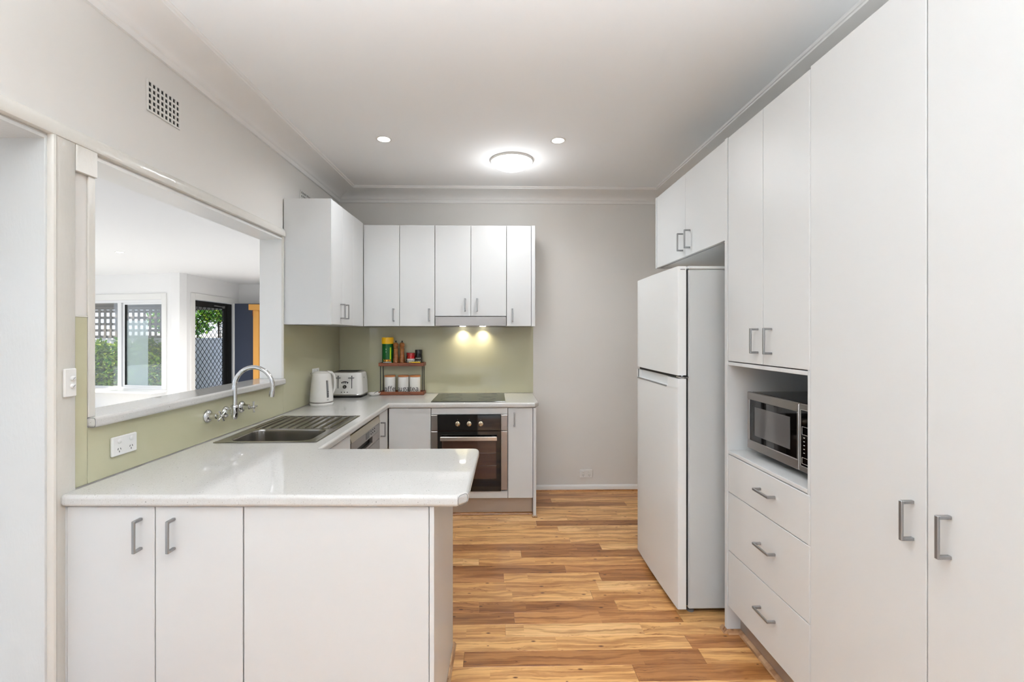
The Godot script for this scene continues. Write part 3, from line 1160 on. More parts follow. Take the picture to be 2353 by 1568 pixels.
func build_peninsula() -> void:
	var t := thing("peninsula_cabinet", "white two-door cabinet on the near side of the peninsula", "cabinet", 0.32, 0, 1.85, 1)
	carcass(t, "S", 1.575, 0.0245, 0.6205, 0.145, 0.858, 0.56)
	door_on(t, "door", "S", 1.575, 0.0245, 0.3225, 0.145, 0.858, [0.276, 0.766])
	door_on(t, "door", "S", 1.575, 0.3225, 0.6205, 0.145, 0.858, [0.388, 0.766])
	var b := mb(t)
	b.box(0.0245, 0.6205, 0.0, 0.144, 1.63, 1.645, 0.001)
	put(b, "kickboard", M.kick, t)
	b = mb(t)
	b.box(0.008, 0.0235, 0.0, 0.858, 1.578, 2.13, 0.001)
	put(b, "side_panel", M.cab, t)
	t = thing("peninsula_end_cabinet", "plain white fixed panel and end gable at the open end of the peninsula", "cabinet", 0.94, 0, 1.85, 1)
	carcass(t, "S", 1.575, 0.6225, 1.2485, 0.145, 0.858, 0.56)
	b = mb(t)
	b.box(0.6230, 1.2475, 0.146, 0.857, 1.575, 1.593, 0.0018)
	put(b, "back_panel", M.cab, t)
	b = mb(t)
	b.box(1.2500, 1.2660, 0.0, 0.858, 1.573, 2.135, 0.0012)
	put(b, "end_panel", M.cab, t)
	b = mb(t)
	b.box(0.6225, 1.2495, 0.0, 0.144, 1.63, 1.645, 0.001)
	put(b, "kickboard", M.kick, t)
	b = mb(t)
	b.extrude(PackedVector2Array([Vector2(0, 0), Vector2(0.014, 0), Vector2(0.013, 0.006), Vector2(0.006, 0.013), Vector2(0, 0.014)]), Vector3(1.2665, 0.0005, -1.6), Vector3(1.2665, 0.0005, -2.15), Vector3.RIGHT, Vector3.UP)
	put(b, "quad_bead", M.beech, t)


func build_left_run() -> void:
	var t := thing("sink_cabinet", "white base cabinet under the sink, beside the dishwasher", "cabinet", -1.1, 0, 2.45)
	carcass(t, "E", -0.835, 2.19, 2.668, 0.145, 0.66, 0.54)
	door_on(t, "door", "E", -0.835, 2.19, 2.668, 0.145, 0.858)
	t = thing("dishwasher", "stainless steel dishwasher under the worktop", "dishwasher", -1.1, 0.02, 3.0)
	var b := mb(t)
	b.box(-1.36, -0.86, 0.10, 0.655, 2.68, 3.335, 0.002)
	put(b, "body", M.dark, t)
	b = mb(t)
	b.box(-0.856, -0.832, 0.13, 0.682, 2.676, 3.339, 0.003)
	put(b, "door_panel", M.steel, t)
	b = mb(t)
	b.box(-0.856, -0.832, 0.742, 0.800, 2.676, 3.339, 0.002)
	b.box(-0.856, -0.832, 0.686, 0.742, 3.14, 3.339, 0.002)
	b.box(-0.856, -0.832, 0.686, 0.700, 2.676, 3.14, 0.002)
	put(b, "control_fascia", M.steel, t)
	b = mb(t)
	b.box(-0.90, -0.858, 0.69, 0.75, 2.68, 3.15, 0.001)
	put(b, "handle_recess", M.black, t)
	b = mb(t)
	b.extrude(PackedVector2Array([Vector2(-0.03, 0.803), Vector2(0.004, 0.803), Vector2(0.004, 0.808), Vector2(-0.012, 0.842), Vector2(-0.03, 0.842)]), Vector3(-0.832, 0, -2.676), Vector3(-0.832, 0, -3.339), Vector3.RIGHT, Vector3.UP)
	put(b, "top_lip", mat(Color(0.76, 0.73, 0.67), 0.28, 0.9), t)
	b = mb(t)
	b.box(-0.833, -0.8305, 0.752, 0.792, 2.98, 3.06, 0.001)
	put(b, "display", M.oven_black, t)
	for k in 6:
		b = mb(t)
		var d := 3.10 + (k % 3) * 0.045
		var y := 0.765 + (k / 3) * 0.02
		b.lathe([Vector2(0.0, 0.0), Vector2(0.0045, 0.0), Vector2(0.0045, 0.002), Vector2(0, 0.002)], Transform3D(Basis(Vector3(0, 0, 1), -PI / 2), Vector3(-0.832, y, -d)), 10)
		put(b, "button", M.dark, t)
	t = thing("narrow_corner_cabinet", "slim white base cabinet between the dishwasher and the corner", "cabinet", -1.1, 0, 3.48)
	carcass(t, "E", -0.835, 3.346, 3.596, 0.145, 0.858, 0.54)
	door_on(t, "door", "E", -0.835, 3.346, 3.598, 0.145, 0.858, [3.375, 0.738])


func build_back_run() -> void:
	var t := thing("corner_base_cabinet", "white blind corner base cabinet left of the oven", "cabinet", -0.66, 0, 3.9)
	carcass(t, "S", 3.60, -0.826, -0.499, 0.145, 0.858, 0.56)
	door_on(t, "door", "S", 3.60, -0.829, -0.498, 0.145, 0.858)
	t = thing("oven_cabinet", "white cabinet housing the oven, with filler strips above and below it", "cabinet", -0.2, 0, 3.9)
	var b := mb(t)
	b.box(-0.4965, -0.4960 + 0.0155, 0.145, 0.858, 3.62, 4.17)
	b.box(0.0905, 0.106, 0.145, 0.858, 3.62, 4.17)
	b.box(-0.4805, 0.0905, 0.145, 0.16, 3.62, 4.17)
	b.box(-0.4805, 0.0905, 0.16, 0.855, 4.15, 4.17)
	put(b, "carcass", M.cab, t)
	b = mb(t)
	b.box(-0.4945, 0.1035, 0.8075, 0.8565, 3.60, 3.618, 0.0015)
	put(b, "filler_strip", M.cab, t)
	b = mb(t)
	b.box(-0.4945, 0.1035, 0.1465, 0.2015, 3.60, 3.618, 0.0015)
	put(b, "filler_strip", M.cab, t)
	b = mb(t)
	b.box(-0.82, 0.303, 0.0, 0.144, 3.655, 3.67, 0.001)
	put(b, "kickboard", M.kick, t)
	b = mb(t)
	b.extrude(PackedVector2Array([Vector2(0, 0), Vector2(0.016, 0), Vector2(0.014, 0.008), Vector2(0.006, 0.015), Vector2(0, 0.016)]), Vector3(-0.82, 0.0005, -3.6545), Vector3(0.303, 0.0005, -3.6545), Vector3(0, 0, 1), Vector3.UP)
	put(b, "quad_bead", M.planks[4], t)
	t = thing("narrow_end_cabinet", "slim white base cabinet at the end of the back run, right of the oven", "cabinet", 0.2, 0, 3.9)
	carcass(t, "S", 3.60, 0.1075, 0.3045, 0.145, 0.858, 0.57)
	door_on(t, "door", "S", 3.60, 0.1065, 0.3045, 0.145, 0.858, [0.157, 0.768])
	b = mb(t)
	b.box(0.3055, 0.3290, 0.012, 0.858, 3.588, 4.184, 0.0012)
	put(b, "end_panel", M.cab, t)
	b = mb(t)
	b.box(0.298, 0.338, 0.0005, 0.012, 3.575, 3.62, 0.003)
	put(b, "foot_bead", M.beech, t)
	# socket low on the back wall
	gpo("white double power point low on the back wall beside the fridge", 0, "S", 4.185, 0.843, 0.158)
	gpo("white double power point on the olive splashback at the near end of the worktop", 1, "E", 0.006, 1.823, 1.008)
	gpo("white double power point half hidden behind the kettle", 1, "E", 0.006, 3.645, 1.132)
	# switch on the door casing
	t = thing("light_switch", "white two-gang light switch on the cream door casing", "light switch", 0.0165, 1.227, 1.589, 1)
	b = mb(t)
	b.box(0.0165, 0.026, 1.226, 1.322, 1.567, 1.6105, 0.0025)
	put(b, "plate", M.plastic, t)
	for y in [1.288, 1.262]:
		b = mb(t)
		b.lathe([Vector2(0, 0), Vector2(0.0085, 0), Vector2(0.0085, 0.004), Vector2(0.007, 0.006), Vector2(0, 0.006)], Transform3D(Basis(Vector3(0, 0, 1), -PI / 2), Vector3(0.026, y, -1.594)), 18)
		var sw := put(b, "dial", M.plastic, t)
		b = mb(t)
		b.tube([Vector3(0.0322, y - 0.004, -1.590), Vector3(0.0322, y + 0.004, -1.598)], 0.0009, 5)
		put(b, "mark", M.grey, t, sw)
	# air bricks high on the left wall
	vent("square-holed white air vent high on the left wall above the servery", 1.952, 2.139, 2.386, 2.51)
	vent("second air vent, peeping over the top of the side wall cupboard", 3.40, 3.587, 2.376, 2.50)


func vent(label: String, s0: float, s1: float, y0: float, y1: float) -> void:
	var t := thing("air_vent", label, "air vent", 0.0, y0, (s0 + s1) / 2, 1, "wall vents")
	var b := mb(t)
	b.box(0.0003, 0.001, y0, y1, s0, s1)
	put(b, "hole_shade", M.dark, t)  # dark sheet standing in for the shade inside the vent holes
	for k in 9:
		b = mb(t)
		var s := s0 + (s1 - s0) * k / 8.0
		b.box(0.001, 0.0062, y0 - 0.004, y1 + 0.004, s - 0.0042, s + 0.0042, 0.0008)
		put(b, "bar", M.wall, t)
	for k in 6:
		b = mb(t)
		var y := y0 + (y1 - y0) * k / 5.0
		b.box(0.001, 0.0060, y - 0.0042, y + 0.0042, s0 - 0.004, s1 + 0.004, 0.0008)
		put(b, "bar", M.wall, t)


func gpo(label: String, frame: int, facing: String, plane: float, a: float, y: float) -> void:
	var f := face_at(facing, plane, a, y)
	var t := thing("power_point", label, "power point", f.x, f.y - 0.037, -f.z, frame)
	var b := mb(t)
	fbox(b, facing, plane, a - 0.058, a + 0.058, y - 0.037, y + 0.037, -0.011, 0.0, 0.003)
	put(b, "plate", M.plastic, t)
	var outw := Vector3(0, 0, 1) if facing == "S" else Vector3(1, 0, 0)
	var right := Vector3(1, 0, 0) if facing == "S" else Vector3(0, 0, -1)
	for k: float in [-1.0, 1.0]:
		b = mb(t)
		b.lathe([Vector2(0, 0), Vector2(0.0085, 0), Vector2(0.0085, 0.003), Vector2(0.007, 0.0045), Vector2(0, 0.0045)], Transform3D(Basis(right, outw, right.cross(outw)), f + right * 0.028 * k + Vector3.UP * 0.019 + outw * 0.011), 16)
		put(b, "switch", M.plastic, t)
		b = mb(t)
		var c: Vector3 = f + right * 0.028 * k + Vector3.UP * -0.012 + outw * 0.0112
		b.tube([c + right * -0.0045 + Vector3.UP * 0.004, c + right * -0.0075 + Vector3.UP * -0.003], 0.0012, 4)
		b.tube([c + right * 0.0045 + Vector3.UP * 0.004, c + right * 0.0075 + Vector3.UP * -0.003], 0.0012, 4)
		b.tube([c + Vector3.UP * -0.006, c + Vector3.UP * -0.013], 0.0012, 4)
		put(b, "socket_slots", M.dark, t)


func build_uppers() -> void:
	var t := thing("side_wall_cupboard", "white wall cupboard on the left wall, its broad side facing the viewer", "wall cupboard", 0.16, 1.505, 3.45, 1)
	carcass(t, "E", 0.33, 3.147, 3.83, 1.508, 2.357, 0.322)
	var b := mb(t)
	b.box(0.0075, 0.33, 1.505, 2.36, 3.13, 3.146, 0.001)
	put(b, "end_panel", M.cab, t)
	door_on(t, "door", "E", 0.33, 3.146, 3.344, 1.505, 2.36, [3.305, 1.602])
	door_on(t, "door", "E", 0.33, 3.344, 3.570, 1.505, 2.36, [3.383, 1.602])
	b = mb(t)
	b.box(0.312, 0.33, 1.505, 2.36, 3.571, 3.83, 0.001)
	put(b, "filler_panel", M.cab, t)
	t = thing("double_wall_cupboard", "white two-door wall cupboard above the spice rack", "wall cupboard", -0.8, 1.505, 4.0)
	carcass(t, "S", 3.835, -1.088, -0.4995, 1.508, 2.35, 0.335)
	door_on(t, "door", "S", 3.835, -1.091, -0.792, 1.505, 2.353, [-0.84, 1.599])
	door_on(t, "door", "S", 3.835, -0.792, -0.4985, 1.505, 2.353, [-0.545, 1.599])
	t = thing("rangehood_cupboard", "white two-door wall cupboard over the rangehood", "wall cupboard", -0.2, 1.59, 4.0)
	carcass(t, "S", 3.835, -0.4975, 0.1015, 1.592, 2.35, 0.335)
	door_on(t, "door", "S", 3.835, -0.4975, -0.197, 1.589, 2.352, [-0.245, 1.684])
	door_on(t, "door", "S", 3.835, -0.197, 0.1015, 1.589, 2.352, [-0.144, 1.684])
	t = thing("single_wall_cupboard", "narrow white single-door wall cupboard right of the rangehood", "wall cupboard", 0.22, 1.505, 4.0)
	carcass(t, "S", 3.835, 0.1025, 0.3105, 1.508, 2.35, 0.335)
	door_on(t, "door", "S", 3.835, 0.1025, 0.3105, 1.505, 2.352, [0.153, 1.600])
	b = mb(t)
	b.box(0.3120, 0.3430, 1.505, 2.352, 3.833, 4.184, 0.001)
	put(b, "end_panel", M.cab, t)
	# slide-out rangehood
	t = thing("rangehood", "brushed steel slide-out rangehood with two lit lamps", "rangehood", -0.2, 1.507, 4.0)
	b = mb(t)
	b.box(-0.494, 0.0995, 1.508, 1.5855, 3.826, 3.846, 0.002)
	put(b, "front_rail", M.steel, t)
	b = mb(t)
	b.box(-0.494, 0.0995, 1.513, 1.5855, 3.848, 4.172, 0.002)
	put(b, "body", M.steel, t)
	for x in [-0.285, -0.105]:
		b = mb(t)
		b.lathe([Vector2(0, 0), Vector2(0.026, 0), Vector2(0.028, 0.002), Vector2(0.028, 0.006), Vector2(0, 0.006)], Transform3D(Basis(), Vector3(x, 1.507, -4.13)), 24)
		put(b, "lamp_lens", M.lamp_small, t)
		spot("rangehood_lamp_light", x, 1.505, 4.13, 0.15, 62.0, 0.012, Color(1.0, 0.95, 0.84))


func build_right_bank() -> void:
	var P := 1.125
	var t := thing("fridge_overhead_cupboard", "white two-door cupboard above the fridge", "wall cupboard", 1.37, 1.895, 2.68)
	carcass(t, "W", P, 2.2025, 3.141, 1.898, 2.383, 0.49)
	door_on(t, "door", "W", P, 2.668, 3.141, 1.895, 2.387, [2.705, 1.988])
	door_on(t, "door", "W", P, 2.2025, 2.668, 1.895, 2.387, [2.605, 1.988])
	var b := mb(t)
	b.box(1.123, 1.6175, 1.895, 2.387, 3.1425, 3.162, 0.001)
	put(b, "end_panel", M.cab, t)

	t = thing("microwave_tower", "tall white cabinet with the open microwave shelf and three drawers", "cabinet", 1.37, 0, 1.9)
	b = mb(t)
	b.box(1.121, 1.6175, 0.014, 2.387, 2.179, 2.2015, 0.001)
	put(b, "side_panel", M.cab, t)
	b = mb(t)
	b.box(1.127, 1.6175, 0.13, 2.385, 1.6065, 1.6215, 0.001)
	put(b, "side_panel", M.cab, t)
	b = mb(t)
	b.box(1.144, 1.6175, 2.37, 2.385, 1.6215, 2.179)
	b.box(1.60, 1.6175, 0.13, 2.37, 1.6215, 2.179)
	b.box(1.144, 1.60, 0.13, 0.145, 1.6215, 2.179)
	put(b, "carcass", M.cab, t)
	b = mb(t)
	b.box(1.127, 1.60, 1.2905, 1.3065, 1.6215, 2.179, 0.001)
	put(b, "niche_top", M.cab, t)
	b = mb(t)
	b.box(1.127, 1.60, 0.8645, 0.880, 1.6215, 2.179, 0.001)
	put(b, "niche_shelf", M.cab, t)
	door_on(t, "door", "W", P, 1.892, 2.1775, 1.309, 2.387, [1.928, 1.411])
	door_on(t, "door", "W", P, 1.6065, 1.892, 1.309, 2.387, [1.832, 1.411])
	door_on(t, "drawer", "W", P, 1.6065, 2.1775, 0.682, 0.8625, [1.858, 0.785, true])
	door_on(t, "drawer", "W", P, 1.6065, 2.1775, 0.401, 0.682, [1.858, 0.555, true])
	door_on(t, "drawer", "W", P, 1.6065, 2.1775, 0.131, 0.401, [1.858, 0.285, true])
	b = mb(t)
	b.box(1.186, 1.20, 0.0, 0.13, 1.607, 2.178, 0.001)
	put(b, "kickboard", M.kick, t)
	b = mb(t)
	var quad := PackedVector2Array([Vector2(0, 0), Vector2(0.018, 0), Vector2(0.016, 0.009), Vector2(0.007, 0.017), Vector2(0, 0.018)])
	b.extrude(quad, Vector3(1.1855, 0.0005, -0.8), Vector3(1.1855, 0.0005, -2.178), Vector3.LEFT, Vector3.UP)
	b.extrude(quad, Vector3(1.12, 0.0005, -2.1785), Vector3(1.1855, 0.0005, -2.1785), Vector3(0, 0, 1), Vector3.UP)
	b.extrude(quad, Vector3(1.1205, 0.0005, -2.17), Vector3(1.1205, 0.0005, -2.215), Vector3.LEFT, Vector3.UP)
	put(b, "quad_bead", M.beech, t)

	t = thing("pantry_cupboard", "full-height white two-door pantry cupboard nearest the viewer", "cupboard", 1.37, 0, 1.15)
	carcass(t, "W", P, 0.70, 1.6055, 0.13, 2.383, 0.49)
	door_on(t, "door", "W", P, 1.1655, 1.6045, 0.131, 2.395, [1.205, 0.939])
	door_on(t, "door", "W", P, 0.70, 1.1655, 0.131, 2.395, [1.105, 0.938])
	b = mb(t)
	b.box(1.186, 1.20, 0.0, 0.13, 0.70, 1.606, 0.001)
	put(b, "kickboard", M.kick, t)


func build_fridge() -> void:
	var t := thing("fridge", "white top-freezer fridge under the overhead cupboard", "fridge", 1.28, 0, 2.64)
	var b := mb(t)
	b.box(0.994, 1.60, 0.03, 1.772, 2.318, 2.962, 0.006)
	put(b, "body", M.fridge_side, t)
	b = mb(t)
	b.box(0.990, 1.60, 1.7725, 1.788, 2.312, 2.968, 0.004)
	put(b, "top_cap", M.fridge, t)
	b = mb(t)
	b.box(0.979, 0.9935, 0.045, 1.77, 2.328, 2.952)
	put(b, "door_seal", M.dark, t)
	# bowed doors: outline in plan pushed up
	var plan := func(front: float, d0: float, d1: float) -> PackedVector2Array:
		var o := PackedVector2Array([Vector2(0.978, d0)])
		var r := 0.006
		o.append(Vector2(front + 0.006 + r, d0))
		o.append(Vector2(front + 0.006 + r * 0.3, d0 + r * 0.3))
		for k in 13:
			var q := float(k) / 12
			o.append(Vector2(front + 0.006 * pow(absf(2 * q - 1), 2.0), lerpf(d0 + r, d1 - r, q)))
		o.append(Vector2(front + 0.006 + r * 0.3, d1 - r * 0.3))
		o.append(Vector2(front + 0.006 + r, d1))
		o.append(Vector2(0.978, d1))
		return o
	b = mb(t)
	b.extrude(plan.call(0.929, 2.31, 2.97), Vector3(0, 1.229, 0), Vector3(0, 1.786, 0), Vector3.RIGHT, Vector3(0, 0, -1))
	put(b, "freezer_door", M.fridge, t)
	b = mb(t)
	b.extrude(plan.call(0.929, 2.31, 2.97), Vector3(0, 0.035, 0), Vector3(0, 1.163, 0), Vector3.RIGHT, Vector3(0, 0, -1))
	b.extrude(plan.call(0.929, 2.31, 2.455), Vector3(0, 1.163, 0), Vector3(0, 1.212, 0), Vector3.RIGHT, Vector3(0, 0, -1))
	b.extrude(plan.call(0.929, 2.935, 2.97), Vector3(0, 1.163, 0), Vector3(0, 1.212, 0), Vector3.RIGHT, Vector3(0, 0, -1))
	b.box(0.955, 0.983, 1.163, 1.212, 2.45, 2.94)
	put(b, "fridge_door", M.fridge, t)
	b = mb(t)
	b.box(0.9270, 0.9350, 1.1565, 1.1645, 2.45, 2.944, 0.002)
	b.box(0.9300, 0.9380, 1.1645, 1.216, 2.936, 2.944, 0.002)
	put(b, "handle_trim", M.handle, t)
	b = mb(t)
	b.box(0.945, 0.992, 1.2135, 1.2275, 2.33, 2.95)
	put(b, "divider", M.dark, t)
	b = mb(t)
	b.box(0.940, 0.990, 1.216, 1.224, 2.306, 2.345, 0.002)
	b.lathe([Vector2(0, 1.211), Vector2(0.006, 1.211), Vector2(0.006, 1.229), Vector2(0, 1.229)], Transform3D(Basis(), Vector3(0.96, 0, -2.318)), 14)
	put(b, "hinge", M.chrome, t)
	for d in [2.36, 2.90]:
		b = mb(t)
		b.lathe([Vector2(0, 0.0005), Vector2(0.018, 0.0005), Vector2(0.018, 0.012), Vector2(0.008, 0.014), Vector2(0.008, 0.034), Vector2(0, 0.034)], Transform3D(Basis(), Vector3(1.02, 0, -d)), 16)
		put(b, "foot", M.grey, t)
	b = mb(t)
	b.box(1.01, 1.58, 0.015, 0.0295, 2.35, 2.94)
	put(b, "base_tray", M.black, t)
	b = mb(t)
	b.box(0.948, 0.972, 1.768, 1.772, 2.3085, 2.3105)
	put(b, "badge", M.grey, t)


func build_microwave() -> void:
	var t := thing("microwave", "stainless steel microwave oven in the open shelf of the tall cabinet", "microwave", 1.36, 0.88, 1.86)
	var X := 1.18
	var b := mb(t)
	b.box(X + 0.018, 1.55, 0.908, 1.172, 1.628, 2.104, 0.003)
	put(b, "body", M.oven_black, t)
	b = mb(t)
	b.box(X, X + 0.017, 0.912, 0.951, 1.744, 2.108, 0.002)
	b.box(X, X + 0.017, 1.137, 1.172, 1.744, 2.108, 0.002)
	b.box(X, X + 0.017, 0.951, 1.137, 2.091, 2.108, 0.002)
	b.box(X, X + 0.017, 0.951, 1.137, 1.744, 1.760, 0.002)
	put(b, "door_frame", M.steel, t)
	b = mb(t)
	b.box(X + 0.004, X + 0.016, 0.951, 1.137, 1.760, 2.091)
	var w := put(b, "door_window", M.black_glass, t)
	b = mb(t)
	b.box(X + 0.0030, X + 0.004, 0.978, 1.108, 1.805, 2.052)
	put(b, "viewing_screen", mat(Color(0.33, 0.32, 0.315), 0.08), t, w)
	b = mb(t)
	b.box(X - 0.004, X, 0.914, 1.170, 1.7425, 1.7465, 0.001)
	put(b, "door_edge", M.sink_edge, t)
	b = mb(t)
	b.box(X, X + 0.017, 0.912, 1.172, 1.624, 1.7415, 0.002)
	var c := put(b, "control_panel", M.steel, t)
	b = mb(t)
	b.box(X - 0.0012, X, 0.935, 1.150, 1.636, 1.734)
	put(b, "keypad", M.black_glass, t, c)
	b = mb(t)
	for q in [[1.6355, 1.7345, 0.934, 0.9350], [1.6355, 1.7345, 1.149, 1.150], [1.7335, 1.7345, 0.934, 1.150]]:
		b.box(X - 0.0016, X - 0.0010, q[2], q[3], q[0], q[1])
	for q in [[1.65, 1.727, 0.944, 0.9448], [1.65, 1.727, 0.967, 0.9678], [1.7258, 1.727, 0.944, 0.9678], [1.65, 1.727, 1.085, 1.0858], [1.65, 1.727, 1.055, 1.0558], [1.7258, 1.727, 1.055, 1.0858]]:
		b.box(X - 0.0018, X - 0.0011, q[2], q[3], q[0], q[1])
	put(b, "key_outline", M.plastic, t, c)
	for r in 5:
		for k in 3:
			b = mb(t)
			var d := 1.718 - k * 0.026
			var y := 1.043 - r * 0.0145
			b.box(X - 0.0020, X - 0.0011, y, y + 0.0022, d - 0.007, d)
			put(b, "key", M.plastic, t, c)
	for k in [[1.27, 1.66], [1.27, 2.07], [1.5, 1.66], [1.5, 2.07]]:
		b = mb(t)
		b.lathe([Vector2(0, 0.8805), Vector2(0.012, 0.8805), Vector2(0.012, 0.909), Vector2(0, 0.909)], Transform3D(Basis(), Vector3(k[0], 0, -k[1])), 12)
		put(b, "foot", M.black, t)


func build_sink_and_tap() -> void:
	var t := thing("kitchen_sink", "stainless steel sink with ribbed drainer set into the worktop", "sink", -1.13, 0.75, 2.65)
	var x0 := -1.392
	var x1 := -0.883
	var d0 := 2.282
	var d1 := 3.028
	var cx := (x0 + x1) / 2
	# rim plate with an opening for the bowl, pressed outline
	var b := mb(t)
	var bx0 := -1.335
	var bx1 := -0.940
	var bd0 := 2.325
	var bd1 := 2.600
	var bowl_c := Vector3((bx0 + bx1) / 2, 0, -(bd0 + bd1) / 2)
	var bw := bx1 - bx0
	var bl := bd1 - bd0
	var near_c := Vector3(cx, 0, -(d0 + 2.625) / 2)
	b.loft([rounded_rect(x1 - x0, 2.625 - d0, 0.012, 0.9008, near_c), rounded_rect(x1 - x0, 2.625 - d0, 0.012, 0.9035, near_c), rounded_rect(x1 - x0 - 0.02, 2.625 - d0 - 0.02, 0.012, 0.9045, near_c), rounded_rect(bw + 0.02, bl + 0.02, 0.06, 0.9035, bowl_c), rounded_rect(bw + 0.006, bl + 0.006, 0.055, 0.901, bowl_c)], false, false)
	put(b, "rim", M.sink, t)
	b = mb(t)
	b.loft([rounded_rect(bw + 0.006, bl + 0.006, 0.055, 0.901, bowl_c), rounded_rect(bw, bl, 0.052, 0.893, bowl_c), rounded_rect(bw - 0.012, bl - 0.012, 0.05, 0.80, bowl_c), rounded_rect(bw - 0.03, bl - 0.03, 0.05, 0.762, bowl_c), rounded_rect(bw - 0.08, bl - 0.08, 0.04, 0.748, bowl_c)], false, true)
	put(b, "bowl", M.sink, t)
	b = mb(t)
	b.lathe([Vector2(0, 0.749), Vector2(0.03, 0.749), Vector2(0.035, 0.7515), Vector2(0.02, 0.752), Vector2(0, 0.7505)], Transform3D(Basis(), Vector3(bowl_c.x, 0, bowl_c.z)), 20)
	put(b, "waste", M.sink_edge, t)
	# drainer tray
	b = mb(t)
	b.box(x0, x1, 0.8995, 0.9012, 2.625, d1)
	b.box(x0, x0 + 0.03, 0.9012, 0.904, 2.615, d1, 0.001)
	b.box(x1 - 0.03, x1, 0.9012, 0.904, 2.615, d1, 0.001)
	b.box(x0 + 0.03, x1 - 0.03, 0.9012, 0.904, d1 - 0.02, d1, 0.001)
	put(b, "drainer", M.sink, t)
	for k in 9:
		b = mb(t)
		var x := x0 + 0.062 + k * 0.048
		b.tube([Vector3(x, 0.899, -2.628), Vector3(x, 0.9025, -2.64), Vector3(x, 0.9028, -2.8), Vector3(x, 0.9025, -2.985), Vector3(x, 0.8995, -3.0)], 0.006, 8)
		put(b, "drainer_rib", M.sink, t)
	b = mb(t)
	b.tube([Vector3(x0 + 0.03, 0.9042, -d1 + 0.012), Vector3(x1 - 0.03, 0.9042, -d1 + 0.012)], 0.003, 6)
	b.tube([Vector3(x0 + 0.008, 0.9038, -d0 - 0.02), Vector3(x0 + 0.008, 0.9038, -d1 + 0.02)], 0.0025, 6)
	b.tube([Vector3(x1 - 0.008, 0.9038, -d0 - 0.02), Vector3(x1 - 0.008, 0.9038, -d1 + 0.02)], 0.0025, 6)
	put(b, "raised_edge", M.sink_edge, t)

	# wall tap set: gooseneck spout and two cross handles, in the frame of the left wall
	t = thing("gooseneck_tap", "chrome wall-mounted gooseneck tap spout over the sink", "tap", 0.0065, 0.99, 2.48, 1)
	var outx := Transform3D(Basis(Vector3(0, 0, 1), -PI / 2), Vector3.ZERO)
	b = mb(t)
	b.lathe([Vector2(0, 0), Vector2(0.031, 0), Vector2(0.032, 0.004), Vector2(0.026, 0.012), Vector2(0.014, 0.018), Vector2(0.013, 0.05), Vector2(0, 0.05)], Transform3D(outx.basis, Vector3(0.0065, 1.022, -2.48)), 28)
	put(b, "wall_flange", M.chrome, t)
	b = mb(t)
	b.lathe([Vector2(0, 0.982), Vector2(0.010, 0.984), Vector2(0.016, 0.998), Vector2(0.0185, 1.02), Vector2(0.0185, 1.04), Vector2(0.0205, 1.045), Vector2(0.0205, 1.055), Vector2(0.016, 1.06), Vector2(0, 1.062)], Transform3D(Basis(), Vector3(0.058, 0, -2.48)), 24)
	put(b, "swivel_body", M.chrome, t)
	b = mb(t)
	var path := [Vector3(0.058, 1.05, -2.48), Vector3(0.058, 1.10, -2.48), Vector3(0.058, 1.155, -2.48)]
	for k in range(1, 17):
		var a := PI * 1.08 * k / 16.0
		path.append(Vector3(0.058 + 0.102 * (1 - cos(a)), 1.158 + 0.104 * sin(a), -2.48))
	b.tube(path, 0.0115, 16)
	put(b, "spout", M.chrome, t)
	b = mb(t)
	b.tube([path[-1], path[-1] + (path[-1] - path[-2]).normalized() * 0.028], 0.0135, 16)
	put(b, "aerator", M.chrome, t)
	for q in [[2.333, "chrome cross-handle tap on the near side of the gooseneck spout", 0.6], [2.628, "chrome cross-handle tap on the far side of the gooseneck spout", 0.05]]:
		t = thing("cross_tap", q[1], "tap", 0.0065, 0.99, q[0], 1, "cross-handle taps")
		var at := Transform3D(outx.basis, Vector3(0.0065, 1.026, -q[0]))
		b = mb(t)
		b.lathe([Vector2(0, 0), Vector2(0.033, 0), Vector2(0.034, 0.003), Vector2(0.030, 0.010), Vector2(0.017, 0.019), Vector2(0.0165, 0.019), Vector2(0.0135, 0.042), Vector2(0.0145, 0.044), Vector2(0.0145, 0.047), Vector2(0.008, 0.049), Vector2(0.006, 0.062), Vector2(0.009, 0.066), Vector2(0.011, 0.072), Vector2(0.009, 0.079), Vector2(0, 0.081)], at, 28)
		put(b, "body", M.chrome, t)
		for k in 4:
			b = mb(t)
			var a: float = q[2] + PI / 2 * k
			var c := at * Vector3(0, 0.072, 0)
			var dir := Vector3(0, cos(a), sin(a))
			b.tube([c + dir * 0.006, c + dir * 0.014, c + dir * 0.026, c + dir * 0.031], 0.0038, 10, 0.0062)
			put(b, "spoke", M.chrome, t)


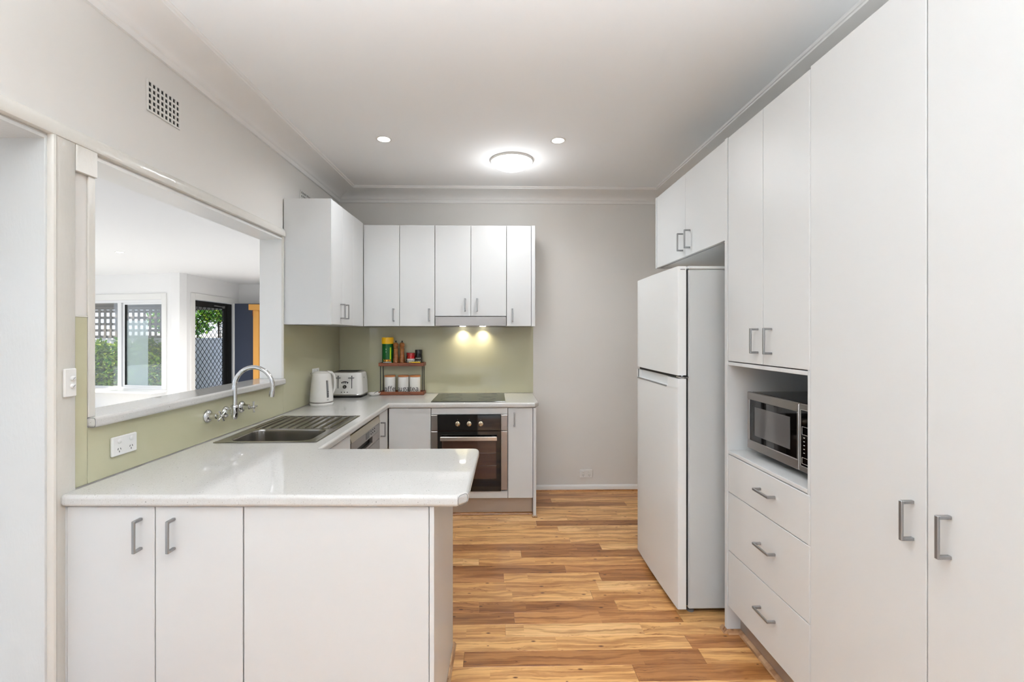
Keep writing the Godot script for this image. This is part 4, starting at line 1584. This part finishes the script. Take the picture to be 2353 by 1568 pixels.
func build_oven() -> void:
	var t := thing("built_in_oven", "black glass and stainless steel built-in oven under the cooktop", "oven", -0.195, 0.203, 3.85)
	var D := 3.586
	var b := mb(t)
	b.box(-0.49, -0.45, 0.207, 0.80, 3.606, 4.1)
	b.box(0.058, 0.088, 0.207, 0.80, 3.606, 4.1)
	b.box(-0.45, 0.058, 0.207, 0.27, 3.606, 4.1)
	b.box(-0.45, 0.058, 0.65, 0.80, 3.606, 4.1)
	b.box(-0.45, 0.058, 0.27, 0.65, 4.05, 4.1)
	put(b, "cavity", mat(Color(0.46, 0.32, 0.24), 0.5), t)
	b = mb(t)
	b.box(-0.4435, 0.0515, 0.6825, 0.805, D, D + 0.019, 0.0015)
	put(b, "control_panel", M.black_glass, t)
	for q in [[-0.494, -0.4445], [0.0525, 0.1025]]:
		b = mb(t)
		b.box(q[0], q[1], 0.6825, 0.805, D - 0.001, D + 0.019, 0.002)
		put(b, "control_trim", M.steel, t)
	# door: frame of black glass round a tinted window, steel stiles
	b = mb(t)
	b.box(-0.4435, -0.412, 0.206, 0.676, D, D + 0.019, 0.0)
	b.box(0.016, 0.0515, 0.206, 0.676, D, D + 0.019, 0.0)
	b.box(-0.412, 0.016, 0.206, 0.300, D, D + 0.019, 0.0)
	b.box(-0.412, 0.016, 0.608, 0.676, D, D + 0.019, 0.0)
	var door := put(b, "door", M.black_glass, t)
	b = mb(t)
	b.box(-0.412, 0.016, 0.300, 0.608, D + 0.001, D + 0.005)
	var tint := mat(Color(0.33, 0.215, 0.16, 0.5), 0.03)
	tint.transparency = BaseMaterial3D.TRANSPARENCY_ALPHA
	put(b, "window", tint, t, door)
	for q in [[-0.494, -0.4445], [0.0525, 0.1025]]:
		b = mb(t)
		b.box(q[0], q[1], 0.215, 0.676, D - 0.001, D + 0.019, 0.002)
		put(b, "stile", M.steel, t, door)
	b = mb(t)
	b.box(-0.420, 0.021, 0.6105, 0.6425, D - 0.045, D - 0.032, 0.003)
	b.box(-0.40, -0.38, 0.616, 0.637, D - 0.034, D, 0.002)
	b.box(-0.02, 0.0, 0.616, 0.637, D - 0.034, D, 0.002)
	put(b, "handle", mat(Color(0.78, 0.745, 0.71), 0.25, 0.9), t, door)
	for y in [0.50, 0.40]:
		b = mb(t)
		b.tube([Vector3(-0.449, y, -(D + 0.024)), Vector3(0.057, y, -(D + 0.024))], 0.0035, 6)
		for k in 9:
			b.tube([Vector3(-0.43 + k * 0.058, y, -(D + 0.024)), Vector3(-0.43 + k * 0.058, y, -(D + 0.4))], 0.002, 5)
		put(b, "rack", M.sink_edge, t)
	for x in [-0.287, -0.197, -0.106]:
		b = mb(t)
		var at := Transform3D(Basis(Vector3.RIGHT, PI / 2), Vector3(x, 0.738, -D))
		b.lathe([Vector2(0, 0), Vector2(0.0195, 0), Vector2(0.0195, 0.012), Vector2(0.018, 0.014), Vector2(0, 0.014)], at, 28)
		b.box(x - 0.0035, x + 0.0035, 0.720, 0.756, D - 0.026, D - 0.012, 0.002)
		var kn := put(b, "knob", mat(Color(0.80, 0.75, 0.66), 0.25, 0.9), t)
		b = mb(t)
		b.box(x - 0.0008, x + 0.0008, 0.764, 0.772, D - 0.0006, D)
		put(b, "mark", M.grey, t, kn)
	# ceramic cooktop
	t = thing("cooktop", "black glass ceramic cooktop set into the worktop above the oven", "cooktop", -0.2, 0.9, 3.89)
	b = mb(t)
	b.box(-0.503, 0.088, 0.9002, 0.9045, 3.63, 4.14, 0.0015)
	put(b, "glass_top", M.hob_glass, t)
	for q in [[-0.35, 3.77, 0.09], [-0.06, 3.77, 0.07], [-0.35, 4.01, 0.07], [-0.06, 4.01, 0.09]]:
		b = mb(t)
		var pts := []
		for k in 37: pts.append(Vector3(q[0] + q[2] * cos(TAU * k / 36), 0.9046, -q[1] + q[2] * sin(TAU * k / 36)))
		b.tube(pts, 0.0006, 4)
		put(b, "zone_ring", M.oven_black, t)
	b = mb(t)
	b.box(-0.03, 0.02, 0.9045, 0.9049, 4.09, 4.11)
	put(b, "badge", M.black, t)


func build_ceiling_lights() -> void:
	# round oyster light
	var t := thing("oyster_light", "round white glowing oyster light on the kitchen ceiling", "ceiling light", 0.129, CEIL, 3.39)
	var b := mb(t)
	b.lathe([Vector2(0, -0.014), Vector2(0.154, -0.014), Vector2(0.157, -0.011), Vector2(0.158, -0.001), Vector2(0, -0.001)], Transform3D(Basis(), Vector3(0.129, CEIL, -3.39)), 48)
	put(b, "rim", M.plastic, t)
	b = mb(t)
	b.lathe([Vector2(0, -0.068), Vector2(0.05, -0.066), Vector2(0.095, -0.057), Vector2(0.13, -0.040), Vector2(0.148, -0.024), Vector2(0.153, -0.0145), Vector2(0, -0.0145)], Transform3D(Basis(), Vector3(0.129, CEIL, -3.39)), 48)
	put(b, "lamp_diffuser", M.lamp, t)
	spot("oyster_lamp_light", 0.129, CEIL - 0.075, 3.39, 0.42, 88.0, 0.12, Color(0.97, 0.985, 1.0))
	var o := OmniLight3D.new()
	o.name = "oyster_side_lamp_light"
	o.light_energy = 0.075
	o.light_color = Color(0.97, 0.985, 1.0)
	o.light_size = 0.1
	o.omni_range = 14.0
	o.omni_attenuation = 2.0
	o.shadow_enabled = true
	add_child(o)
	o.position = Vector3(0.129, CEIL - 0.17, -3.39)
	for q in [[-0.731, 3.04, CEIL, "recessed downlight on the left, in front of the oyster light"], [0.424, 3.036, CEIL, "recessed downlight on the right, in front of the oyster light"], [-0.73, 0.75, CEIL, "unseen downlight above the viewer on the left, placed to light the kitchen"], [0.424, 0.75, CEIL, "unseen downlight above the viewer on the right, placed to light the kitchen"], [-0.3, -1.6, CEIL, "unseen downlight behind the viewer on the left, placed to light the room"], [1.6, -1.6, CEIL, "unseen downlight behind the viewer on the right, placed to light the room"]]:  # only the first two are in view; the rest are placed for light
		downlight(q[0], q[1], q[2], q[3], 0.75 if q[1] > 2.0 else 0.3)
	unseen_torchiere(0.55, -0.45, "unseen uplighter behind the viewer on the right, placed to brighten the ceiling")
	unseen_torchiere(-0.9, -0.45, "unseen uplighter behind the viewer on the left, placed to brighten the ceiling")
	for q in [[-4.85, 6.02, 2.5, "recessed downlight in the white ceiling seen through the servery opening"], [-3.5, 7.4, 2.5, "unseen downlight in the next room, placed to light the walls by the navy door"], [-6.6, 3.2, 2.5, "unseen downlight placed to brighten the next room, nearest its garden doors"], [-4.4, 0.2, 2.5, "unseen downlight placed to brighten the next room, beside the doorway"]]:  # only the first is in view; the others are placed to brighten this room
		downlight(q[0], q[1], q[2], q[3], 7.0, Color(1.0, 0.985, 0.965))


func unseen_torchiere(x: float, d: float, label: String) -> void:
	# unseen uplighter behind the viewer, standing in for flash bounced off the ceiling
	var t := thing("unseen_uplighter", label, "unseen lamp", x, 0, d)
	var at := Transform3D(Basis(), Vector3(x, 0, -d))
	var b := mb(t)
	b.lathe([Vector2(0, 0.0005), Vector2(0.14, 0.0005), Vector2(0.14, 0.015), Vector2(0.12, 0.025), Vector2(0, 0.03)], at, 32)
	put(b, "base", M.handle, t)
	b = mb(t)
	b.lathe([Vector2(0.012, 0.03), Vector2(0.012, 1.74)], at, 16)
	put(b, "pole", M.handle, t)
	b = mb(t)
	b.lathe([Vector2(0, 1.74), Vector2(0.04, 1.74), Vector2(0.15, 1.80), Vector2(0.17, 1.83), Vector2(0.165, 1.83), Vector2(0.145, 1.803), Vector2(0.05, 1.755), Vector2(0, 1.75)], at, 36)
	put(b, "bowl", M.plastic, t)
	b = mb(t)
	b.lathe([Vector2(0, 1.79), Vector2(0.12, 1.795), Vector2(0.125, 1.80), Vector2(0, 1.805)], at, 36)
	put(b, "lamp_disc", M.lamp, t)
	var l := SpotLight3D.new()
	l.name = numbered("unseen_uplighter_light")
	l.light_energy = 8.5
	l.light_color = Color(0.955, 0.978, 1.0)
	l.spot_angle = 77.0
	l.spot_angle_attenuation = 0.4
	l.spot_range = 14.0
	l.spot_attenuation = 2.0
	l.light_size = 0.12
	l.shadow_enabled = true
	add_child(l)
	l.transform = Transform3D(Basis(Vector3.RIGHT, PI / 2), Vector3(x, 1.835, -d))


func downlight(x: float, d: float, y: float, label: String, energy: float, c := Color(0.96, 0.98, 1.0)) -> void:
	var t := thing("downlight", label, "downlight", x, y, d)
	var b := mb(t)
	b.lathe([Vector2(0.040, -0.0015), Vector2(0.046, -0.004), Vector2(0.0515, -0.0025), Vector2(0.052, 0.0), Vector2(0.040, 0.0)], Transform3D(Basis(), Vector3(x, y, -d)), 36)
	put(b, "bezel", M.plastic, t)
	b = mb(t)
	b.lathe([Vector2(0, -0.0025), Vector2(0.038, -0.0025), Vector2(0.041, -0.0015), Vector2(0.041, -0.0005), Vector2(0, -0.0005)], Transform3D(Basis(), Vector3(x, y, -d)), 36)
	put(b, "lamp_lens", M.lamp_small, t)
	spot("downlight_lamp_light", x, y - 0.006, d, energy, 80.0, 0.04, c)


# ------------------------------------------------------------------ things on the worktop
func build_small_things() -> void:
	build_kettle()
	build_toaster()
	build_rack()
	var t := thing("spoon_dish", "little white dish holding a spoon, beside the toaster", "dish", -1.052, 0.9, 4.035)
	var b := mb(t)
	var at := Transform3D(Basis(), Vector3(-1.052, 0.9, -4.035))
	b.lathe([Vector2(0, 0.0006), Vector2(0.034, 0.0006), Vector2(0.044, 0.006), Vector2(0.053, 0.024), Vector2(0.0515, 0.0255), Vector2(0.049, 0.024), Vector2(0.041, 0.009), Vector2(0.03, 0.006), Vector2(0, 0.006)], at, 36)
	put(b, "bowl", M.ceramic, t)
	b = mb(t)
	b.tube([Vector3(-1.065, 0.912, -4.03), Vector3(-1.045, 0.926, -4.02), Vector3(-1.01, 0.944, -4.0)], 0.003, 8)
	b.tube([Vector3(-1.085, 0.910, -4.04), Vector3(-1.065, 0.912, -4.03)], 0.007, 8)
	put(b, "spoon", M.handle, t)


func build_kettle() -> void:
	var cx := -1.318
	var cd := 3.515
	var c := Vector3(cx, 0, -cd)
	var t := thing("electric_kettle", "white electric jug kettle on its base beside the toaster", "kettle", cx, 0.9, cd)
	var b := mb(t)
	var at := Transform3D(Basis(), Vector3(cx, 0.9, -cd))
	b.lathe([Vector2(0, 0.0006), Vector2(0.083, 0.0006), Vector2(0.083, 0.004), Vector2(0.0855, 0.006), Vector2(0.0865, 0.017), Vector2(0.083, 0.020), Vector2(0, 0.020)], at, 40)
	put(b, "power_base", M.cream, t)
	b = mb(t)
	b.lathe([Vector2(0, 0.0205), Vector2(0.081, 0.0205), Vector2(0.0835, 0.0225), Vector2(0.0835, 0.028), Vector2(0, 0.028)], at, 40)
	put(b, "base_ring", M.steel, t)
	b = mb(t)
	var rings := []
	for q in [[0.928, 0.083, 0.0], [0.936, 0.0855, 0.0], [0.99, 0.082, 0.0], [1.05, 0.0765, 0.0], [1.11, 0.071, 0.0], [1.132, 0.068, 0.0], [1.140, 0.064, -0.001], [1.146, 0.054, -0.003]]:
		rings.append(circle(q[1], 36, Transform3D(Basis(), Vector3(cx + q[2], q[0], -cd))))
	b.loft(rings)
	put(b, "body", M.cream, t)
	b = mb(t)
	b.lathe([Vector2(0.054, 0.2445), Vector2(0.055, 0.249), Vector2(0.045, 0.255), Vector2(0.02, 0.258), Vector2(0, 0.2585)], Transform3D(Basis(), Vector3(cx - 0.003, 0.9, -cd)), 32)
	put(b, "lid", M.cream, t)
	# spout on the wall side
	b = mb(t)
	b.loft([[c + Vector3(-0.060, 1.142, 0.024), c + Vector3(-0.088, 1.143, 0.0), c + Vector3(-0.060, 1.142, -0.024), c + Vector3(-0.052, 1.142, 0.0)], [c + Vector3(-0.066, 1.10, 0.012), c + Vector3(-0.074, 1.10, 0.0), c + Vector3(-0.066, 1.10, -0.012), c + Vector3(-0.06, 1.10, 0.0)], [c + Vector3(-0.072, 1.06, 0.003), c + Vector3(-0.074, 1.06, 0.0), c + Vector3(-0.072, 1.06, -0.003), c + Vector3(-0.07, 1.06, 0.0)]])
	put(b, "spout", M.cream, t)
	# handle behind on the right
	var h := Vector3(0.58, 0, -0.815)
	b = mb(t)
	b.tube([c + h * 0.045 + Vector3.UP * 1.148, c + h * 0.085 + Vector3.UP * 1.143, c + h * 0.108 + Vector3.UP * 1.118, c + h * 0.116 + Vector3.UP * 1.07, c + h * 0.114 + Vector3.UP * 1.02, c + h * 0.098 + Vector3.UP * 0.985, c + h * 0.075 + Vector3.UP * 0.975], 0.0105, 12)
	put(b, "handle", M.cream, t)
	# water window
	b = mb(t)
	var g := 0.90
	var pts := []
	for q in [[0.962, 0.0842], [1.00, 0.0818], [1.05, 0.077], [1.09, 0.0732]]:
		pts.append(c + Vector3(sin(g) * q[1], q[0], cos(g) * q[1]))
	b.tube(pts, 0.0075, 10)
	var w := put(b, "water_window", M.grey, t)
	for k in 3:
		b = mb(t)
		var y := 0.972 + k * 0.016
		b.tube([c + Vector3(sin(g) * 0.0895, y, cos(g) * 0.0905), c + Vector3(sin(g) * 0.0898, y + 0.006, cos(g) * 0.0898)], 0.0035, 6)
		put(b, "level_mark", M.black, t, w)
	b = mb(t)
	b.tube([c + Vector3(sin(g - 0.08) * 0.0855, 0.945, cos(g - 0.08) * 0.0855), c + Vector3(sin(g + 0.08) * 0.0855, 0.945, cos(g + 0.08) * 0.0855)], 0.0016, 5)
	put(b, "badge", M.grey, t)


func build_toaster() -> void:
	var cx := -1.2625
	var cd := 4.0
	var c := Vector3(cx, 0, -cd)
	var t := thing("toaster", "white four-slot toaster with two levers and a dial, in the corner", "toaster", cx, 0.9, cd)
	var b := mb(t)
	b.loft([rounded_rect(0.272, 0.222, 0.045, 0.9008, c), rounded_rect(0.276, 0.226, 0.045, 0.91, c), rounded_rect(0.276, 0.226, 0.045, 0.921, c)])
	put(b, "base", M.black, t)
	b = mb(t)
	b.loft([rounded_rect(0.282, 0.232, 0.045, 0.921, c), rounded_rect(0.286, 0.236, 0.045, 0.925, c), rounded_rect(0.282, 0.232, 0.045, 0.931, c)])
	put(b, "chrome_band", M.sink_edge, t)
	b = mb(t)
	b.loft([rounded_rect(0.284, 0.232, 0.045, 0.931, c), rounded_rect(0.282, 0.230, 0.045, 0.96, c), rounded_rect(0.274, 0.224, 0.044, 1.04, c), rounded_rect(0.262, 0.216, 0.042, 1.092, c), rounded_rect(0.252, 0.206, 0.04, 1.106, c), rounded_rect(0.236, 0.19, 0.038, 1.112, c)])
	put(b, "body", M.cream, t)
	b = mb(t)
	b.loft([rounded_rect(0.232, 0.184, 0.035, 1.1118, c), rounded_rect(0.228, 0.18, 0.033, 1.118, c), rounded_rect(0.21, 0.165, 0.03, 1.120, c)])
	put(b, "top_plate", M.steel, t)
	for k in 4:
		b = mb(t)
		var d := cd - 0.06 + k * 0.04
		b.box(cx - 0.09, cx + 0.09, 1.1195, 1.1215, d - 0.011, d + 0.011)
		put(b, "slot", M.black, t)
	var front := func(y: float) -> float:
		return cd - lerpf(0.1155, 0.1085, clampf((y - 0.93) / 0.16, 0, 1))
	for x in [-1.3197, -1.2046]:
		b = mb(t)
		b.tube([Vector3(x, 0.980, -front.call(0.98) + 0.0005), Vector3(x, 1.088, -front.call(1.088) + 0.0005)], 0.0032, 6)
		var slot := put(b, "lever_slot", M.dark, t)
		b = mb(t)
		b.box(x - 0.026, x + 0.026, 1.0655, 1.0745, front.call(1.07) - 0.024, front.call(1.07) - 0.012, 0.003)
		b.box(x - 0.004, x + 0.004, 1.0665, 1.0735, front.call(1.07) - 0.014, front.call(1.07) + 0.002)
		put(b, "lever", M.handle, t, slot)
	# dial window, knob and buttons
	b = mb(t)
	var zf: float = -front.call(1.02) + 0.0012
	var fan := []
	for k in 9:
		var g := deg_to_rad(60.0 + 60.0 * k / 8.0)
		fan.append(Vector3(-1.263 + cos(g) * 0.062, 0.978 + sin(g) * 0.062, zf))
	for k in 9:
		var g := deg_to_rad(120.0 - 60.0 * k / 8.0)
		fan.append(Vector3(-1.263 + cos(g) * 0.036, 0.978 + sin(g) * 0.036, zf))
	for k in 8:
		b.flat([fan[k], fan[k + 1], fan[16 - k], fan[17 - k]], Vector3(0, 0, 1))
	var dial := put(b, "dial_scale", M.text, t)
	b = mb(t)
	for k in 3:
		b.box(-1.282 + k * 0.0145, -1.273 + k * 0.0145, 1.021, 1.031, front.call(1.025) - 0.0022, front.call(1.025) - 0.0014)
	put(b, "scale_mark", M.plastic, t, dial)
	b = mb(t)
	b.lathe([Vector2(0, 0), Vector2(0.015, 0), Vector2(0.0145, 0.010), Vector2(0, 0.011)], Transform3D(Basis(Vector3.RIGHT, PI / 2), Vector3(-1.263, 0.994, -front.call(0.994))), 24)
	put(b, "knob", M.oven_black, t)
	b = mb(t)
	b.lathe([Vector2(0.009, 0.011), Vector2(0.0085, 0.0135), Vector2(0, 0.0138)], Transform3D(Basis(Vector3.RIGHT, PI / 2), Vector3(-1.263, 0.994, -front.call(0.994))), 20)
	put(b, "knob_cap", M.chrome, t)
	for x in [-1.290, -1.2655, -1.241]:
		b = mb(t)
		b.lathe([Vector2(0, 0), Vector2(0.0045, 0), Vector2(0.004, 0.003), Vector2(0, 0.003)], Transform3D(Basis(Vector3.RIGHT, PI / 2), Vector3(x, 0.948, -front.call(0.948))), 12)
		put(b, "button", M.text, t)
	for x in [-1.288, -1.239]:
		b = mb(t)
		b.lathe([Vector2(0, 0), Vector2(0.0025, 0), Vector2(0, 0.001)], Transform3D(Basis(Vector3.RIGHT, PI / 2), Vector3(x, 0.966, -front.call(0.966) - 0.0002)), 8)
		put(b, "indicator", M.dark, t)
	b = mb(t)
	var pts := []
	for k in 13:
		var g := TAU * 0.75 * k / 12.0
		pts.append(Vector3(cx + 0.1365, 1.065 + sin(g) * 0.007, -(cd - 0.03) + cos(g) * 0.006))
	b.tube(pts, 0.0012, 5)
	put(b, "badge", M.grey, t)


func build_rack() -> void:
	var x0 := -1.022
	var x1 := -0.622
	var d0 := 4.048
	var d1 := 4.174
	var t := thing("spice_rack", "two-tier dark timber spice rack on black wire uprights", "spice rack", -0.822, 0.9, 4.11)
	for q in [[0.9012, 0.912, 0.930], [1.156, 1.166, 1.186]]:
		var b := mb(t)
		b.uv_scale = Vector2(1.2, 4.0)
		b.box(x0 + 0.004, x1 - 0.004, q[0], q[1], d0 + 0.004, d1 - 0.004, 0.001)
		var s := put(b, "shelf", M.timber, t)
		for e in [[x0, x1, d0, d0 + 0.009], [x0, x1, d1 - 0.009, d1], [x0, x0 + 0.009, d0 + 0.009, d1 - 0.009], [x1 - 0.009, x1, d0 + 0.009, d1 - 0.009]]:
			b = mb(t)
			b.uv_scale = Vector2(1.2, 4.0)
			b.box(e[0], e[1], q[0] - 0.0005, q[2], e[2], e[3], 0.003)
			put(b, "lip", M.timber, t, s)
	for x in [x0 + 0.016, x1 - 0.016]:
		for d in [d0 + 0.014, d1 - 0.014]:
			var b := mb(t)
			b.tube([Vector3(x, 0.912, -d), Vector3(x, 1.156, -d)], 0.0036, 8)
			put(b, "upright", M.black, t)
	# canisters
	for q in [["coffee", -0.934, "white canister lettered coffee, with a timber lid, on the lower shelf", 0.009], ["sugar", -0.813, "white canister lettered sugar, with a timber lid, on the lower shelf", 0.013], ["tea", -0.7115, "white canister lettered tea, with a timber lid, on the lower shelf", 0.0]]:
		var k := thing("canister", q[2], "canister", q[1], 0.912, 4.111, 0, "canisters on the rack")
		var b := mb(k)
		var at := Transform3D(Basis(), Vector3(q[1], 0.9125, -4.111))
		b.lathe([Vector2(0, 0), Vector2(0.046, 0), Vector2(0.0485, 0.003), Vector2(0.0485, 0.142), Vector2(0.047, 0.145), Vector2(0, 0.145)], at, 40)
		put(b, "pot", M.ceramic, k)
		b = mb(k)
		b.lathe([Vector2(0, 0.1455), Vector2(0.0485, 0.1455), Vector2(0.049, 0.148), Vector2(0.049, 0.157), Vector2(0.047, 0.159), Vector2(0, 0.159)], at, 40)
		put(b, "lid", M.lid_wood, k)
		words(k, lettering(q[0], 0.060, 0.0488, 400), M.text, Transform3D(Basis(Vector3.UP, q[3] / 0.0488), Vector3(0, 0.042, 0)))
	# things on the upper shelf
	var y := 1.1665
	var k := thing("drink_tin", "tall green tin with a yellow lid on the upper shelf", "tin", -0.955, y, 4.112)
	var at := Transform3D(Basis(), Vector3(-0.955, y, -4.112))
	var b := mb(k)
	b.lathe([Vector2(0.0492, 0.002), Vector2(0.0492, 0.188)], at, 48)
	b.lathe([Vector2(0, 0.001), Vector2(0.0492, 0.002)], at, 48)
	put(b, "can", tin_print(), k)
	b = mb(k)
	b.lathe([Vector2(0.0505, 0.186), Vector2(0.0515, 0.190), Vector2(0.0510, 0.238), Vector2(0.0495, 0.243), Vector2(0.045, 0.244), Vector2(0, 0.244)], at, 48)
	var lid := put(b, "lid", mat(Color(0.95, 0.74, 0.06), 0.35), k)
	for r in 24:
		b = mb(k)
		var g := TAU * r / 24
		b.tube([at * Vector3(sin(g) * 0.0512, 0.194, cos(g) * 0.0512), at * Vector3(sin(g) * 0.0508, 0.236, cos(g) * 0.0508)], 0.0012, 5)
		put(b, "rib", mat(Color(0.95, 0.74, 0.06), 0.35) if r == 0 else lid.get_child(0).material_override, k, lid)
	for q in [[-0.8795, "turned timber pepper mill on the upper shelf, next to the green tin"], [-0.8235, "turned timber pepper mill on the upper shelf, next to the red-lidded jar"]]:
		k = thing("pepper_mill", q[1], "pepper mill", q[0], y, 4.10, 0, "pepper mills on the rack")
		at = Transform3D(Basis(), Vector3(q[0], y, -4.10))
		b = mb(k)
		b.lathe([Vector2(0, 0.0006), Vector2(0.0245, 0.0006), Vector2(0.0255, 0.004), Vector2(0.0255, 0.012), Vector2(0.0235, 0.014), Vector2(0.025, 0.017), Vector2(0.025, 0.024), Vector2(0.0232, 0.027), Vector2(0.0248, 0.035), Vector2(0.0245, 0.055), Vector2(0.021, 0.08), Vector2(0.0178, 0.105), Vector2(0.0175, 0.12), Vector2(0.0205, 0.138), Vector2(0.022, 0.143), Vector2(0.0205, 0.147), Vector2(0, 0.147)], at, 32)
		put(b, "body", M.mill, k)
		b = mb(k)
		b.lathe([Vector2(0, 0.1475), Vector2(0.016, 0.1475), Vector2(0.0185, 0.151), Vector2(0.0165, 0.156), Vector2(0.0225, 0.165), Vector2(0.0235, 0.178), Vector2(0.021, 0.190), Vector2(0.012, 0.197), Vector2(0, 0.198)], at, 32)
		put(b, "head", M.mill, k)
		b = mb(k)
		b.lathe([Vector2(0, 0.1975), Vector2(0.004, 0.198), Vector2(0.004, 0.204), Vector2(0.0055, 0.207), Vector2(0.0045, 0.213), Vector2(0, 0.214)], at, 14)
		put(b, "finial", M.dark, k)
	jar("spice_jar", "squat glass spice jar with a red lid, on the upper shelf", -0.742, 4.085, y, 0.0345, 0.106, Color(0.62, 0.06, 0.09), Color(0.72, 0.10, 0.12), true)
	jar("spice_jar", "black-labelled spice jar with a black lid, at the right end of the upper shelf", -0.6765, 4.10, y, 0.0315, 0.133, Color(0.05, 0.05, 0.05), Color(0.06, 0.055, 0.055), false)
	jar("spice_jar", "dark little spice jar standing behind the second pepper mill", -0.776, 4.145, y, 0.018, 0.105, Color(0.30, 0.05, 0.07), Color(0.10, 0.07, 0.07), false)
	k = thing("stock_packet", "thin yellow packet lying in front of the spice jars", "packet", -0.705, y, 4.062)
	b = mb(k)
	b.box(-0.754, -0.655, 1.1866, 1.194, 4.049, 4.066, 0.001)
	b.box(-0.754, -0.655, 1.1662, 1.1866, 4.0575, 4.066, 0.0005)
	put(b, "wrapper", mat(Color(0.93, 0.80, 0.10), 0.4), k)


func jar(called: String, label: String, x: float, d: float, y: float, r: float, h: float, lid_c: Color, body_c: Color, white_label: bool) -> void:
	var k := thing(called, label, "jar", x, y, d, 0, "spice jars on the rack")
	var at := Transform3D(Basis(), Vector3(x, y, -d))
	var lid_h := h * 0.24
	var b := mb(k)
	b.lathe([Vector2(0, 0.0006), Vector2(r * 0.94, 0.0006), Vector2(r, 0.003), Vector2(r, h * 0.62), Vector2(r * 0.92, h * 0.72), Vector2(r * 0.92, h - lid_h), Vector2(0, h - lid_h)], at, 28)
	put(b, "glass", mat(body_c, 0.12), k)
	b = mb(k)
	b.lathe([Vector2(0, h - lid_h + 0.0004), Vector2(r * 1.0, h - lid_h + 0.0004), Vector2(r * 1.0, h - 0.002), Vector2(r * 0.95, h), Vector2(0, h)], at, 28)
	put(b, "lid", mat(lid_c, 0.35), k)
	b = mb(k)
	b.lathe([Vector2(r + 0.0003, h * 0.08), Vector2(r + 0.0003, h * 0.52)], at, 28)
	var lb := put(b, "paper_label", mat(Color(0.88, 0.86, 0.84), 0.6) if white_label else M.text, k)
	b = mb(k)
	for row in ([0.20, 0.33] if white_label else [0.24, 0.44]):
		for q in 4:
			var g := -0.75 + q * 0.40
			var pts := []
			for s in 4:
				var a := g + s * 0.09
				pts.append(at * Vector3(sin(a) * (r + 0.0006), h * row, cos(a) * (r + 0.0006)))
			b.tube(pts, h * 0.026, 4)
	put(b, "print", M.text if white_label else M.plastic, k, lb)


func tin_print() -> StandardMaterial3D:
	# printed wrap of the tin; the middle of the picture (u = 0) faces the room
	var w := 512
	var h := 256
	var img := Image.create(w, h, false, Image.FORMAT_RGB8)
	img.fill(Color(0.03, 0.36, 0.13))
	var at := func(deg: float) -> int:
		return int(posmod(int(deg / 360.0 * w), w))
	var strip := func(d0: float, d1: float, y0: int, y1: int, c: Color) -> void:
		var n := int((d1 - d0) / 360.0 * w)
		for i in n:
			img.fill_rect(Rect2i(at.call(d0) + i if at.call(d0) + i < w else at.call(d0) + i - w, y0, 1, y1 - y0), c)
	strip.call(34.0, 52.0, 46, 210, Color(0.72, 0.84, 0.10))
	strip.call(-90.0, -55.0, 0, 256, Color(0.02, 0.24, 0.10))
	strip.call(-6.0, -1.0, 62, 74, Color(0.90, 0.93, 0.90))
	strip.call(-6.0, -1.0, 96, 106, Color(0.90, 0.93, 0.90))
	strip.call(-40.0, 56.0, 222, 252, Color(0.82, 0.85, 0.84))
	strip.call(-40.0, 56.0, 240, 252, Color(0.45, 0.52, 0.52))
	var rng := RandomNumberGenerator.new()
	rng.seed = 2
	for i in 60:
		var deg := rng.randf_range(-38.0, 50.0)
		var c: Color = [Color(0.95, 0.72, 0.12), Color(0.88, 0.50, 0.12), Color(0.97, 0.84, 0.30), Color(0.55, 0.22, 0.10)][rng.randi() % 4]
		strip.call(deg, deg + rng.randf_range(4.0, 9.0), 190 + rng.randi_range(0, 18), 212 + rng.randi_range(0, 8), c)
	return textured(img, 0.25)
